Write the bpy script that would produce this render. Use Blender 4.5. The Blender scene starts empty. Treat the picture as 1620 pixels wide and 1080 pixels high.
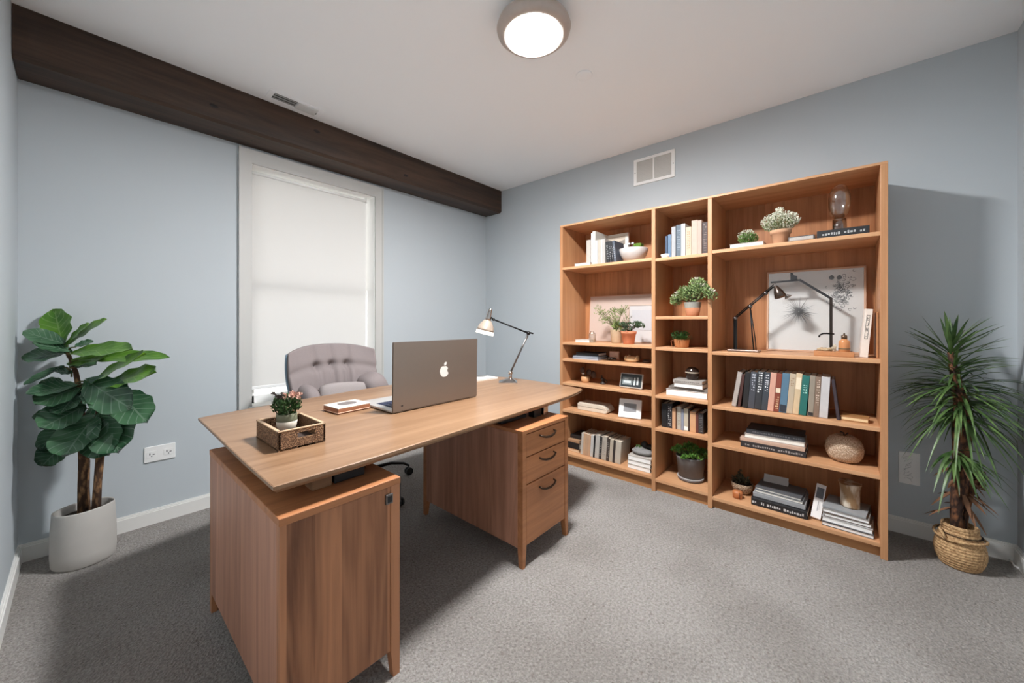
import bpy, bmesh, math, random
from mathutils import Vector, Matrix, Euler
PI = math.pi
scene = bpy.context.scene
COL = scene.collection

# ------------------------------------------------------------------ helpers
def srgb(r, g, b):
    def f(c):
        c /= 255.0
        return c / 12.92 if c <= 0.04045 else ((c + 0.055) / 1.055) ** 2.4
    return (f(r), f(g), f(b), 1.0)

def new_mat(name):
    m = bpy.data.materials.new(name)
    m.use_nodes = True
    nt = m.node_tree
    return m, nt, nt.nodes['Principled BSDF']

PLAIN = {}
def plain(rgb, rough=0.6, metal=0.0, spec=0.5, noise=0.06, scale=60.0):
    """painted / printed / cloth surface: one colour with a faint procedural mottle"""
    key = (tuple(rgb), rough, metal, spec, noise, scale)
    if key in PLAIN: return PLAIN[key]
    m, nt, b = new_mat('plain_%d_%d_%d' % tuple(rgb))
    c = srgb(*rgb)
    n = nt.nodes.new('ShaderNodeTexNoise'); n.inputs['Scale'].default_value = scale; n.inputs['Detail'].default_value = 3
    tc = nt.nodes.new('ShaderNodeTexCoord'); nt.links.new(tc.outputs['Object'], n.inputs['Vector'])
    mix = nt.nodes.new('ShaderNodeMix'); mix.data_type = 'RGBA'
    mix.inputs[6].default_value = tuple(x * (1 - noise) for x in c[:3]) + (1,)
    mix.inputs[7].default_value = tuple(min(1, x * (1 + noise)) for x in c[:3]) + (1,)
    nt.links.new(n.outputs['Fac'], mix.inputs[0]); nt.links.new(mix.outputs[2], b.inputs['Base Color'])
    b.inputs['Roughness'].default_value = rough; b.inputs['Metallic'].default_value = metal
    b.inputs['Specular IOR Level'].default_value = spec
    PLAIN[key] = m
    return m

def wood(name, light, dark, grain='z', stave_axis=None, stave_w=0.09, rough=0.42, scale=1.0, tone=0.35, spec=0.4, figure=0.5):
    """wood with long grain, staves of differing tone and arched figure"""
    m, nt, b = new_mat(name)
    N, L = nt.nodes, nt.links
    tc = N.new('ShaderNodeTexCoord'); sep = N.new('ShaderNodeSeparateXYZ'); L.new(tc.outputs['Object'], sep.inputs[0])
    rnd = None
    if stave_axis:
        dv = N.new('ShaderNodeMath'); dv.operation = 'DIVIDE'; dv.inputs[1].default_value = stave_w
        L.new(sep.outputs[stave_axis.upper()], dv.inputs[0])
        fl = N.new('ShaderNodeMath'); fl.operation = 'FLOOR'; L.new(dv.outputs[0], fl.inputs[0])
        wn = N.new('ShaderNodeTexWhiteNoise'); wn.noise_dimensions = '1D'; L.new(fl.outputs[0], wn.inputs['W'])
        rnd = wn.outputs['Value']
    mp = N.new('ShaderNodeMapping'); L.new(tc.outputs['Object'], mp.inputs['Vector'])
    s = {'x': (1.2, 22, 22), 'y': (22, 1.2, 22), 'z': (22, 22, 1.2)}[grain]
    mp.inputs['Scale'].default_value = tuple(v * scale for v in s)
    if rnd:
        mu = N.new('ShaderNodeMath'); mu.operation = 'MULTIPLY'; mu.inputs[1].default_value = 37.0; L.new(rnd, mu.inputs[0])
        cb = N.new('ShaderNodeCombineXYZ')
        for i in range(3): L.new(mu.outputs[0], cb.inputs[i])
        L.new(cb.outputs[0], mp.inputs['Location'])
    n1 = N.new('ShaderNodeTexNoise'); n1.inputs['Scale'].default_value = 1.0; n1.inputs['Detail'].default_value = 6; n1.inputs['Roughness'].default_value = 0.6
    n1.inputs['Distortion'].default_value = 0.6
    L.new(mp.outputs[0], n1.inputs['Vector'])
    mp2 = N.new('ShaderNodeMapping'); L.new(tc.outputs['Object'], mp2.inputs['Vector'])
    s2 = {'x': (4, 160, 160), 'y': (160, 4, 160), 'z': (160, 160, 4)}[grain]
    mp2.inputs['Scale'].default_value = s2
    n2 = N.new('ShaderNodeTexNoise'); n2.inputs['Scale'].default_value = 1.0; n2.inputs['Detail'].default_value = 2
    L.new(mp2.outputs[0], n2.inputs['Vector'])
    # figure lines
    mp3 = N.new('ShaderNodeMapping'); L.new(tc.outputs['Object'], mp3.inputs['Vector'])
    s3 = {'x': (0.8, 7, 7), 'y': (7, 0.8, 7), 'z': (7, 7, 0.8)}[grain]
    mp3.inputs['Scale'].default_value = s3
    if rnd: L.new(cb.outputs[0], mp3.inputs['Location'])
    n3 = N.new('ShaderNodeTexNoise'); n3.inputs['Scale'].default_value = 1.0; n3.inputs['Detail'].default_value = 1
    L.new(mp3.outputs[0], n3.inputs['Vector'])
    m14 = N.new('ShaderNodeMath'); m14.operation = 'MULTIPLY'; m14.inputs[1].default_value = 70.0; L.new(n3.outputs['Fac'], m14.inputs[0])
    sn = N.new('ShaderNodeMath'); sn.operation = 'SINE'; L.new(m14.outputs[0], sn.inputs[0])
    sc = N.new('ShaderNodeMath'); sc.operation = 'MULTIPLY'; sc.inputs[1].default_value = 0.06 * figure; L.new(sn.outputs[0], sc.inputs[0])
    a1 = N.new('ShaderNodeMath'); a1.operation = 'ADD'; L.new(n1.outputs['Fac'], a1.inputs[0]); L.new(sc.outputs[0], a1.inputs[1])
    m2 = N.new('ShaderNodeMath'); m2.operation = 'MULTIPLY_ADD'; m2.inputs[1].default_value = 0.22; m2.inputs[2].default_value = -0.11
    L.new(n2.outputs['Fac'], m2.inputs[0])
    a2 = N.new('ShaderNodeMath'); a2.operation = 'ADD'; L.new(a1.outputs[0], a2.inputs[0]); L.new(m2.outputs[0], a2.inputs[1])
    fac = a2.outputs[0]
    if rnd:
        m3 = N.new('ShaderNodeMath'); m3.operation = 'MULTIPLY_ADD'; m3.inputs[1].default_value = tone; m3.inputs[2].default_value = -tone / 2
        L.new(rnd, m3.inputs[0])
        a3 = N.new('ShaderNodeMath'); a3.operation = 'ADD'; L.new(fac, a3.inputs[0]); L.new(m3.outputs[0], a3.inputs[1]); fac = a3.outputs[0]
    cr = N.new('ShaderNodeValToRGB'); L.new(fac, cr.inputs['Fac'])
    cr.color_ramp.elements[0].position = 0.22; cr.color_ramp.elements[0].color = srgb(*dark)
    cr.color_ramp.elements[1].position = 0.72; cr.color_ramp.elements[1].color = srgb(*light)
    L.new(cr.outputs['Color'], b.inputs['Base Color'])
    b.inputs['Roughness'].default_value = rough; b.inputs['Specular IOR Level'].default_value = spec
    bp = N.new('ShaderNodeBump'); bp.inputs['Strength'].default_value = 0.06; bp.inputs['Distance'].default_value = 0.002
    L.new(fac, bp.inputs['Height']); L.new(bp.outputs[0], b.inputs['Normal'])
    return m

class MB:
    """collects shapes in world coordinates; build() links them as ONE mesh object"""
    def __init__(s): s.bm = bmesh.new()
    def _xf(s, vs, M):
        if M is not None:
            for v in vs: v.co = M @ v.co
    def box(s, x0, x1, y0, y1, z0, z1, bevel=0.0, M=None, seg=2):
        x0, x1 = min(x0, x1), max(x0, x1); y0, y1 = min(y0, y1), max(y0, y1); z0, z1 = min(z0, z1), max(z0, z1)
        r = bmesh.ops.create_cube(s.bm, size=1.0)
        vs = r['verts']
        for v in vs: v.co = Vector(((x0 + x1) / 2 + v.co.x * (x1 - x0), (y0 + y1) / 2 + v.co.y * (y1 - y0), (z0 + z1) / 2 + v.co.z * (z1 - z0)))
        if bevel > 0:
            es = list({e for v in vs for e in v.link_edges})
            rr = bmesh.ops.bevel(s.bm, geom=es, offset=bevel, segments=seg, affect='EDGES', profile=0.5)
            vs = list({v for f in rr['faces'] for v in f.verts} | {v for v in vs if v.is_valid})
        s._xf(vs, M); return s
    def grid(s, fn, nu, nv, close_u=False, uv=False):
        vs = [[s.bm.verts.new(fn(i / (nu if close_u else nu - 1), j / (nv - 1))) for i in range(nu)] for j in range(nv)]
        lay = s.bm.loops.layers.uv.verify() if uv else None
        for j in range(nv - 1):
            for i in range(nu if close_u else nu - 1):
                k = (i + 1) % nu
                f = s.bm.faces.new((vs[j][i], vs[j][k], vs[j + 1][k], vs[j + 1][i])); f.smooth = True
                if uv:
                    q = ((i, j), (i + 1, j), (i + 1, j + 1), (i, j + 1))
                    for lp, (a, c) in zip(f.loops, q): lp[lay].uv = (a / (nu - 1), c / (nv - 1))
        return vs
    def lathe(s, prof, c=(0, 0, 0), n=40, M=None, sx=1.0, sy=1.0, caps=True):
        rings = []
        for r, z in prof:
            ring = []
            for i in range(n):
                a = 2 * PI * i / n
                p = Vector((c[0] + r * sx * math.cos(a), c[1] + r * sy * math.sin(a), c[2] + z))
                ring.append(s.bm.verts.new(M @ p if M is not None else p))
            rings.append(ring)
        for a, b in zip(rings, rings[1:]):
            for i in range(n):
                k = (i + 1) % n
                f = s.bm.faces.new((a[i], a[k], b[k], b[i])); f.smooth = True
        if caps:
            if prof[0][0] > 1e-6: s.bm.faces.new(rings[0][::-1])
            if prof[-1][0] > 1e-6: s.bm.faces.new(rings[-1])
        return s
    def tube(s, pts, r, n=10, caps=True):
        pts = [Vector(p) for p in pts]
        rs = r if isinstance(r, (list, tuple)) else [r] * len(pts)
        rings = []; up = None
        for i, p in enumerate(pts):
            d = (pts[min(i + 1, len(pts) - 1)] - pts[max(i - 1, 0)]).normalized()
            if up is None:
                up = d.orthogonal().normalized()
            else:
                up = (up - d * up.dot(d)); up = up.normalized() if up.length > 1e-6 else d.orthogonal().normalized()
            sd = d.cross(up)
            rings.append([s.bm.verts.new(p + (up * math.cos(2 * PI * k / n) + sd * math.sin(2 * PI * k / n)) * rs[i]) for k in range(n)])
        for a, b in zip(rings, rings[1:]):
            for i in range(n):
                k = (i + 1) % n
                f = s.bm.faces.new((a[i], a[k], b[k], b[i])); f.smooth = True
        if caps:
            s.bm.faces.new(rings[0][::-1]); s.bm.faces.new(rings[-1])
        return s
    def prism(s, poly, z0, z1, M=None, bevel=0.0):
        """closed outline (x, y) extruded z0..z1"""
        a = [s.bm.verts.new((x, y, z0)) for x, y in poly]; b = [s.bm.verts.new((x, y, z1)) for x, y in poly]
        n = len(poly)
        fs = [s.bm.faces.new(a[::-1]), s.bm.faces.new(b)]
        for i in range(n):
            k = (i + 1) % n
            fs.append(s.bm.faces.new((a[i], a[k], b[k], b[i])))
        vs = a + b
        if bevel:
            es = list({e for f in fs[:2] for e in f.edges})
            rr = bmesh.ops.bevel(s.bm, geom=es, offset=bevel, segments=2, affect='EDGES', profile=0.5)
            vs = list({v for f in rr['faces'] for v in f.verts} | {v for v in vs if v.is_valid})
        s._xf(vs, M); return s
    def ell(s, c, r, e1=1.0, e2=1.0, M=None, nu=32, nv=18):
        """superellipsoid: cushions, stones, knobs"""
        def pw(v, e): return math.copysign(abs(v) ** e, v)
        def fn(u, v):
            a = 2 * PI * u; b = -PI / 2 + PI * (0.001 + 0.998 * v)
            p = Vector((r[0] * pw(math.cos(b), e1) * pw(math.cos(a), e2), r[1] * pw(math.cos(b), e1) * pw(math.sin(a), e2), r[2] * pw(math.sin(b), e1)))
            if M is not None: p = M @ p
            return p + Vector(c)
        g = s.grid(fn, nu, nv, close_u=True)
        s.bm.faces.new(g[0][::-1]); s.bm.faces.new(g[-1]); return s
    def build(s, name, mat, parent=None, smooth=False):
        me = bpy.data.meshes.new(name)
        off = Vector((0, 0, 0)); p = parent
        while p is not None:
            off += p.location; p = p.parent
        for v in s.bm.verts: v.co -= off
        bmesh.ops.recalc_face_normals(s.bm, faces=s.bm.faces[:])
        if smooth:
            for f in s.bm.faces: f.smooth = True
        s.bm.to_mesh(me); s.bm.free()
        o = bpy.data.objects.new(name, me); COL.objects.link(o)
        if mat: me.materials.append(mat)
        if parent is not None: o.parent = parent
        return o

def thing(name, label, cat, loc=(0, 0, 0), group=None):
    o = bpy.data.objects.new(name, None); COL.objects.link(o)
    o.empty_display_size = 0.05
    o.location = loc; o['label'] = label; o['category'] = cat
    if group: o['group'] = group
    return o
def tag(o, label, cat, group=None):
    o['label'] = label; o['category'] = cat
    if group: o['group'] = group
    return o
def struct(o):
    o['kind'] = 'structure'; return o
def box(*a, **k): return MB().box(*a, **k)

# ------------------------------------------------------------------ room numbers (metres)
W, D, H = 3.218, 3.677, 2.60
T = 0.14
# ------------------------------------------------------------------ materials
def wall_mat():
    m, nt, b = new_mat('wall_paint'); N, L = nt.nodes, nt.links
    tc = N.new('ShaderNodeTexCoord'); n = N.new('ShaderNodeTexNoise'); n.inputs['Scale'].default_value = 260; n.inputs['Detail'].default_value = 3
    L.new(tc.outputs['Object'], n.inputs['Vector'])
    bp = N.new('ShaderNodeBump'); bp.inputs['Strength'].default_value = 0.05; bp.inputs['Distance'].default_value = 0.001
    L.new(n.outputs['Fac'], bp.inputs['Height']); L.new(bp.outputs[0], b.inputs['Normal'])
    b.inputs['Base Color'].default_value = srgb(189, 196, 200); b.inputs['Roughness'].default_value = 0.75; b.inputs['Specular IOR Level'].default_value = 0.25
    return m
def ceil_mat():
    m, nt, b = new_mat('ceiling_paint'); N, L = nt.nodes, nt.links
    tc = N.new('ShaderNodeTexCoord'); n = N.new('ShaderNodeTexNoise'); n.inputs['Scale'].default_value = 180; n.inputs['Detail'].default_value = 2
    L.new(tc.outputs['Object'], n.inputs['Vector'])
    bp = N.new('ShaderNodeBump'); bp.inputs['Strength'].default_value = 0.05; bp.inputs['Distance'].default_value = 0.001
    L.new(n.outputs['Fac'], bp.inputs['Height']); L.new(bp.outputs[0], b.inputs['Normal'])
    b.inputs['Base Color'].default_value = srgb(247, 248, 249); b.inputs['Roughness'].default_value = 0.9; b.inputs['Specular IOR Level'].default_value = 0.1
    return m
def carpet_mat():
    m, nt, b = new_mat('carpet_pile'); N, L = nt.nodes, nt.links
    tc = N.new('ShaderNodeTexCoord')
    n = N.new('ShaderNodeTexNoise'); n.inputs['Scale'].default_value = 95; n.inputs['Detail'].default_value = 6; n.inputs['Roughness'].default_value = 0.8
    v = N.new('ShaderNodeTexVoronoi'); v.inputs['Scale'].default_value = 120
    big = N.new('ShaderNodeTexNoise'); big.inputs['Scale'].default_value = 2.3; big.inputs['Detail'].default_value = 4
    sp = N.new('ShaderNodeTexNoise'); sp.inputs['Scale'].default_value = 55; sp.inputs['Detail'].default_value = 2
    for t in (n, v, big, sp): L.new(tc.outputs['Object'], t.inputs['Vector'])
    cr = N.new('ShaderNodeValToRGB'); L.new(n.outputs['Fac'], cr.inputs['Fac'])
    cr.color_ramp.elements[0].position = 0.32; cr.color_ramp.elements[0].color = srgb(119, 114, 108)
    cr.color_ramp.elements[1].position = 0.66; cr.color_ramp.elements[1].color = srgb(194, 188, 182)
    # worn patches
    cb = N.new('ShaderNodeValToRGB'); L.new(big.outputs['Fac'], cb.inputs['Fac'])
    cb.color_ramp.elements[0].position = 0.35; cb.color_ramp.elements[0].color = (0.80, 0.785, 0.775, 1)
    cb.color_ramp.elements[1].position = 0.6; cb.color_ramp.elements[1].color = (1, 1, 1, 1)
    mx = N.new('ShaderNodeMix'); mx.data_type = 'RGBA'; mx.blend_type = 'MULTIPLY'; mx.inputs[0].default_value = 1
    L.new(cr.outputs[0], mx.inputs[6]); L.new(cb.outputs[0], mx.inputs[7])
    # dark crumbs, only where patches are worn
    cs = N.new('ShaderNodeValToRGB'); L.new(sp.outputs['Fac'], cs.inputs['Fac'])
    cs.color_ramp.elements[0].position = 0.63; cs.color_ramp.elements[0].color = (0, 0, 0, 1)
    cs.color_ramp.elements[1].position = 0.70; cs.color_ramp.elements[1].color = (0.55, 0.55, 0.55, 1)
    mx2 = N.new('ShaderNodeMix'); mx2.data_type = 'RGBA'; L.new(cs.outputs[0], mx2.inputs[0])
    L.new(mx.outputs[2], mx2.inputs[6]); mx2.inputs[7].default_value = srgb(112, 100, 90)
    L.new(mx2.outputs[2], b.inputs['Base Color'])
    b.inputs['Roughness'].default_value = 1.0; b.inputs['Specular IOR Level'].default_value = 0.05
    b.inputs['Sheen Weight'].default_value = 0.15
    bp = N.new('ShaderNodeBump'); bp.inputs['Strength'].default_value = 0.9; bp.inputs['Distance'].default_value = 0.010
    ad = N.new('ShaderNodeMath'); ad.operation = 'ADD'; L.new(n.outputs['Fac'], ad.inputs[0]); L.new(v.outputs['Distance'], ad.inputs[1])
    L.new(ad.outputs[0], bp.inputs['Height']); L.new(bp.outputs[0], b.inputs['Normal'])
    return m
def emit_mat(name, rgb, strength):
    m = bpy.data.materials.new(name); m.use_nodes = True; nt = m.node_tree; nt.nodes.clear()
    e = nt.nodes.new('ShaderNodeEmission'); e.inputs[0].default_value = srgb(*rgb); e.inputs[1].default_value = strength
    o = nt.nodes.new('ShaderNodeOutputMaterial'); nt.links.new(e.outputs[0], o.inputs[0]); return m
def blind_mat():
    m = bpy.data.materials.new('blind_cloth'); m.use_nodes = True; nt = m.node_tree; nt.nodes.clear(); N, L = nt.nodes, nt.links
    t = N.new('ShaderNodeBsdfTranslucent'); t.inputs[0].default_value = (0.92, 0.91, 0.90, 1)
    d = N.new('ShaderNodeBsdfDiffuse'); d.inputs[0].default_value = (0.72, 0.72, 0.71, 1)
    mx = N.new('ShaderNodeMixShader'); mx.inputs[0].default_value = 0.5
    o = N.new('ShaderNodeOutputMaterial'); L.new(t.outputs[0], mx.inputs[1]); L.new(d.outputs[0], mx.inputs[2]); L.new(mx.outputs[0], o.inputs[0])
    return m
def thin_glass(name, tint=(1, 1, 1), gloss=0.12, rough=0.02, edge=0.5):
    m = bpy.data.materials.new(name); m.use_nodes = True; nt = m.node_tree; nt.nodes.clear(); N, L = nt.nodes, nt.links
    t = N.new('ShaderNodeBsdfTransparent'); t.inputs[0].default_value = tint + (1,)
    g = N.new('ShaderNodeBsdfGlossy'); g.inputs['Roughness'].default_value = rough
    fr = N.new('ShaderNodeLayerWeight'); fr.inputs[0].default_value = edge
    mr = N.new('ShaderNodeMath'); mr.operation = 'MULTIPLY_ADD'; mr.inputs[1].default_value = 0.75; mr.inputs[2].default_value = gloss
    L.new(fr.outputs['Facing'], mr.inputs[0])
    mx = N.new('ShaderNodeMixShader'); L.new(mr.outputs[0], mx.inputs[0]); L.new(t.outputs[0], mx.inputs[1]); L.new(g.outputs[0], mx.inputs[2])
    o = N.new('ShaderNodeOutputMaterial'); L.new(mx.outputs[0], o.inputs[0]); return m
def leaf_mat(name, dark, light, rough=0.4, scale=18.0, veins=False, trans=0.15):
    m, nt, b = new_mat(name); N, L = nt.nodes, nt.links
    tc = N.new('ShaderNodeTexCoord')
    n = N.new('ShaderNodeTexNoise'); n.inputs['Scale'].default_value = scale; n.inputs['Detail'].default_value = 2
    L.new(tc.outputs['Object'], n.inputs['Vector'])
    cr = N.new('ShaderNodeValToRGB'); L.new(n.outputs['Fac'], cr.inputs['Fac'])
    cr.color_ramp.elements[0].position = 0.3; cr.color_ramp.elements[0].color = srgb(*dark)
    cr.color_ramp.elements[1].position = 0.7; cr.color_ramp.elements[1].color = srgb(*light)
    out = cr.outputs[0]
    if veins:
        uv = N.new('ShaderNodeUVMap'); sp = N.new('ShaderNodeSeparateXYZ'); L.new(uv.outputs[0], sp.inputs[0])
        s1 = N.new('ShaderNodeMath'); s1.operation = 'SUBTRACT'; s1.inputs[1].default_value = 0.5; L.new(sp.outputs['X'], s1.inputs[0])
        ab = N.new('ShaderNodeMath'); ab.operation = 'ABSOLUTE'; L.new(s1.outputs[0], ab.inputs[0])
        mid = N.new('ShaderNodeMath'); mid.operation = 'LESS_THAN'; mid.inputs[1].default_value = 0.022; L.new(ab.outputs[0], mid.inputs[0])
        k = N.new('ShaderNodeMath'); k.operation = 'MULTIPLY_ADD'; k.inputs[1].default_value = -0.55; L.new(ab.outputs[0], k.inputs[0]); L.new(sp.outputs['Y'], k.inputs[2])
        k7 = N.new('ShaderNodeMath'); k7.operation = 'MULTIPLY'; k7.inputs[1].default_value = 7.0; L.new(k.outputs[0], k7.inputs[0])
        frn = N.new('ShaderNodeMath'); frn.operation = 'FRACT'; L.new(k7.outputs[0], frn.inputs[0])
        lt = N.new('ShaderNodeMath'); lt.operation = 'LESS_THAN'; lt.inputs[1].default_value = 0.13; L.new(frn.outputs[0], lt.inputs[0])
        mxm = N.new('ShaderNodeMath'); mxm.operation = 'MAXIMUM'; L.new(mid.outputs[0], mxm.inputs[0]); L.new(lt.outputs[0], mxm.inputs[1])
        mm = N.new('ShaderNodeMath'); mm.operation = 'MULTIPLY'; mm.inputs[1].default_value = 0.55; L.new(mxm.outputs[0], mm.inputs[0])
        mx = N.new('ShaderNodeMix'); mx.data_type = 'RGBA'; L.new(mm.outputs[0], mx.inputs[0]); L.new(out, mx.inputs[6])
        mx.inputs[7].default_value = srgb(*[min(255, int(c * 0.6 + 70)) for c in light]); out = mx.outputs[2]
        bp = N.new('ShaderNodeBump'); bp.inputs['Strength'].default_value = 0.35; bp.inputs['Distance'].default_value = 0.004; bp.invert = True
        L.new(mxm.outputs[0], bp.inputs['Height']); L.new(bp.outputs[0], b.inputs['Normal'])
    L.new(out, b.inputs['Base Color']); b.inputs['Roughness'].default_value = rough
    b.inputs['Transmission Weight'].default_value = 0
    return m
def weave_mat(name, light, dark, sz=70.0, rough=0.85, stretch=(1, 1, 1)):
    m, nt, b = new_mat(name); N, L = nt.nodes, nt.links
    tc = N.new('ShaderNodeTexCoord'); mp = N.new('ShaderNodeMapping'); mp.inputs['Scale'].default_value = stretch
    L.new(tc.outputs['Object'], mp.inputs[0])
    v = N.new('ShaderNodeTexVoronoi'); v.inputs['Scale'].default_value = sz; L.new(mp.outputs[0], v.inputs['Vector'])
    n = N.new('ShaderNodeTexNoise'); n.inputs['Scale'].default_value = sz * 1.7; n.inputs['Detail'].default_value = 3; L.new(mp.outputs[0], n.inputs['Vector'])
    ad = N.new('ShaderNodeMath'); ad.operation = 'MULTIPLY_ADD'; ad.inputs[1].default_value = -0.8; L.new(v.outputs['Distance'], ad.inputs[0]); L.new(n.outputs['Fac'], ad.inputs[2])
    cr = N.new('ShaderNodeValToRGB'); L.new(ad.outputs[0], cr.inputs[0])
    cr.color_ramp.elements[0].position = -0.0; cr.color_ramp.elements[0].color = srgb(*dark)
    cr.color_ramp.elements[1].position = 0.38; cr.color_ramp.elements[1].color = srgb(*light)
    L.new(cr.outputs[0], b.inputs['Base Color']); b.inputs['Roughness'].default_value = rough
    bp = N.new('ShaderNodeBump'); bp.inputs['Strength'].default_value = 0.9; bp.inputs['Distance'].default_value = 0.004
    L.new(ad.outputs[0], bp.inputs['Height']); L.new(bp.outputs[0], b.inputs['Normal'])
    return m

M_WALL = wall_mat(); M_CEIL = ceil_mat(); M_CARPET = carpet_mat()
M_TRIM = plain((226, 225, 221), 0.5, noise=0.01)
M_WHITE = plain((240, 240, 238), 0.45, noise=0.02)
M_PAPER = plain((236, 233, 226), 0.85, noise=0.05, scale=300)
M_BLACK = plain((24, 24, 26), 0.5)
M_BLACKMETAL = plain((30, 29, 29), 0.35, 0.6)
M_BRONZE = plain((62, 46, 34), 0.4, 0.7)
M_CHROME = plain((196, 190, 186), 0.14, 1.0, noise=0.02)
M_STEEL = plain((120, 116, 114), 0.3, 1.0, noise=0.04)
M_BEAM = wood('beam_wood', (84, 63, 50), (28, 24, 21), 'x', None, rough=0.5, tone=0.4, scale=0.5)
M_DESKTOP = wood('desktop_wood', (157, 124, 95), (124, 92, 66), 'x', 'y', 0.11, rough=0.33, tone=0.2, scale=0.7, figure=0.35)
M_CAB = wood('cabinet_wood', (180, 124, 88), (110, 70, 47), 'z', 'x', 0.075, rough=0.42, tone=0.34, scale=0.6, figure=1.0)
M_CABSIDE = wood('cabinet_side_wood', (205, 152, 126), (150, 105, 82), 'z', 'y', 0.12, rough=0.4, tone=0.25, scale=0.6)  # window sheen put into the colour: paler and pinker than the front
M_DRAWER = wood('drawer_wood', (196, 134, 90), (146, 93, 58), 'x', None, rough=0.42, tone=0.2, scale=0.6)
M_SHELF = wood('shelf_wood', (212, 164, 122), (180, 128, 88), 'y', None, rough=0.45, scale=0.6, figure=0.35)
M_UPRIGHT = wood('upright_wood', (198, 148, 106), (166, 114, 75), 'z', None, rough=0.45, scale=0.6, figure=0.35)
M_BACK = wood('backboard_wood', (198, 138, 92), (152, 98, 60), 'z', 'y', 0.105, rough=0.5, tone=0.3, scale=0.6)
M_PLINTH = wood('plinth_wood', (190, 136, 88), (146, 98, 58), 'y', None, rough=0.5, scale=0.6)
M_SOIL = plain((52, 38, 30), 1.0, noise=0.5, scale=160)
M_TERRA = plain((196, 122, 86), 0.8, noise=0.12, scale=25)
M_BARK = weave_mat('bark', (150, 112, 76), (72, 50, 34), 60, 0.95, (1, 1, 0.35))
M_GLASS = thin_glass('clear_glass', (0.99, 0.985, 0.97), 0.07, 0.05, 0.3)
M_PANE = thin_glass('window_glass', (1, 1, 1), 0.04)

# ------------------------------------------------------------------ the room
WX0, WX1, WZ0, WZ1 = -2.253, -1.354, 0.58, 2.252       # window opening
struct(box(-W - T, T, -D - T, T, -0.1, 0).build('floor', M_CARPET))
struct(box(-W - T, T, -D - T, T, H, H + 0.1).build('ceiling', M_CEIL))
struct(box(-W - T, -W, -D - T, T, 0, H).build('wall_left', M_WALL))
struct(box(0, T, -D - T, T, 0, H).build('wall_right', M_WALL))
struct(box(-W, 0, -D - T, -D, 0, H).build('wall_front', M_WALL))
wb = MB(); wb.box(-W, WX0, 0, T, 0, H); wb.box(WX1, 0, 0, T, 0, H); wb.box(WX0, WX1, 0, T, 0, WZ0); wb.box(WX0, WX1, 0, T, WZ1, H)
struct(wb.build('wall_back', M_WALL))
def base_profile(b, ax, a0, a1, face, sgn):
    """skirting with a small stepped top"""
    for (t, z0, z1) in ((0.014, 0, 0.072), (0.010, 0.072, 0.080), (0.006, 0.080, 0.086)):
        if ax == 'x': b.box(a0, a1, face, face + sgn * t, z0, z1)
        else: b.box(face, face + sgn * t, a0, a1, z0, z1)
b = MB(); base_profile(b, 'x', -W, 0, 0, -1); struct(b.build('baseboard_back', M_TRIM))
b = MB(); base_profile(b, 'y', -D, -0.014, 0, -1); struct(b.build('baseboard_right', M_TRIM))
b = MB(); base_profile(b, 'y', -D, -0.014, -W, 1); struct(b.build('baseboard_left', M_TRIM))
b = MB(); base_profile(b, 'x', -W + 0.014, -0.014, -D, 1); struct(b.build('baseboard_front', M_TRIM))

# window: casing, sash, pane
win = thing('window_1', 'tall white framed sash window behind a pale roller blind', 'window', ((WX0 + WX1) / 2, 0, WZ0)); struct(win)
cw = 0.070
b = MB()
b.box(WX0 - cw, WX0, -0.018, 0, WZ0 - 0.07, WZ1 + cw + 0.022); b.box(WX1, WX1 + cw, -0.018, 0, WZ0 - 0.07, WZ1 + cw + 0.022)
b.box(WX0, WX1, -0.018, 0, WZ1, WZ1 + cw + 0.022)
b.box(WX0 - cw - 0.004, WX0 - cw + 0.010, -0.024, 0, WZ0 - 0.07, WZ1 + cw + 0.026); b.box(WX1 + cw - 0.010, WX1 + cw + 0.004, -0.024, 0, WZ0 - 0.07, WZ1 + cw + 0.026)
b.box(WX0, WX1, -0.018, 0, WZ0 - 0.07, WZ0, 0.003)
struct(b.build('window_casing', plain((196, 195, 191), 0.5, noise=0.01), win))
b = MB(); jl = 0.004
b.box(WX0, WX0 + jl, 0, T, WZ0, WZ1); b.box(WX1 - jl, WX1, 0, T, WZ0, WZ1); b.box(WX0 + jl, WX1 - jl, 0, T, WZ1 - jl, WZ1)
struct(b.build('window_jamb', M_WHITE, win))
b = MB(); b.box(WX0 - 0.02, WX1 + 0.02, -0.04, T - 0.03, WZ0 - 0.005, WZ0 + 0.02, 0.004); struct(b.build('window_sill', M_TRIM, win))
b = MB()
for (z0, z1, y0) in ((WZ0 + 0.015, 1.45, 0.115), (1.40, WZ1, 0.145)):
    b.box(WX0, WX0 + 0.045, y0, y0 + 0.03, z0, z1); b.box(WX1 - 0.012, WX1, y0, y0 + 0.03, z0, z1)
    b.box(WX0, WX1 - 0.02, y0, y0 + 0.03, z0, z0 + 0.055); b.box(WX0, WX1 - 0.05, y0, y0 + 0.03, z1 - 0.045, z1)
struct(b.build('window_sash', M_WHITE, win))
b = MB(); b.box(WX0 + 0.03, WX1 - 0.03, 0.128, 0.132, WZ0 + 0.06, 1.42); b.box(WX0 + 0.03, WX1 - 0.03, 0.158, 0.162, 1.43, WZ1 - 0.03)
struct(b.build('window_pane', M_PANE, win))
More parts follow.
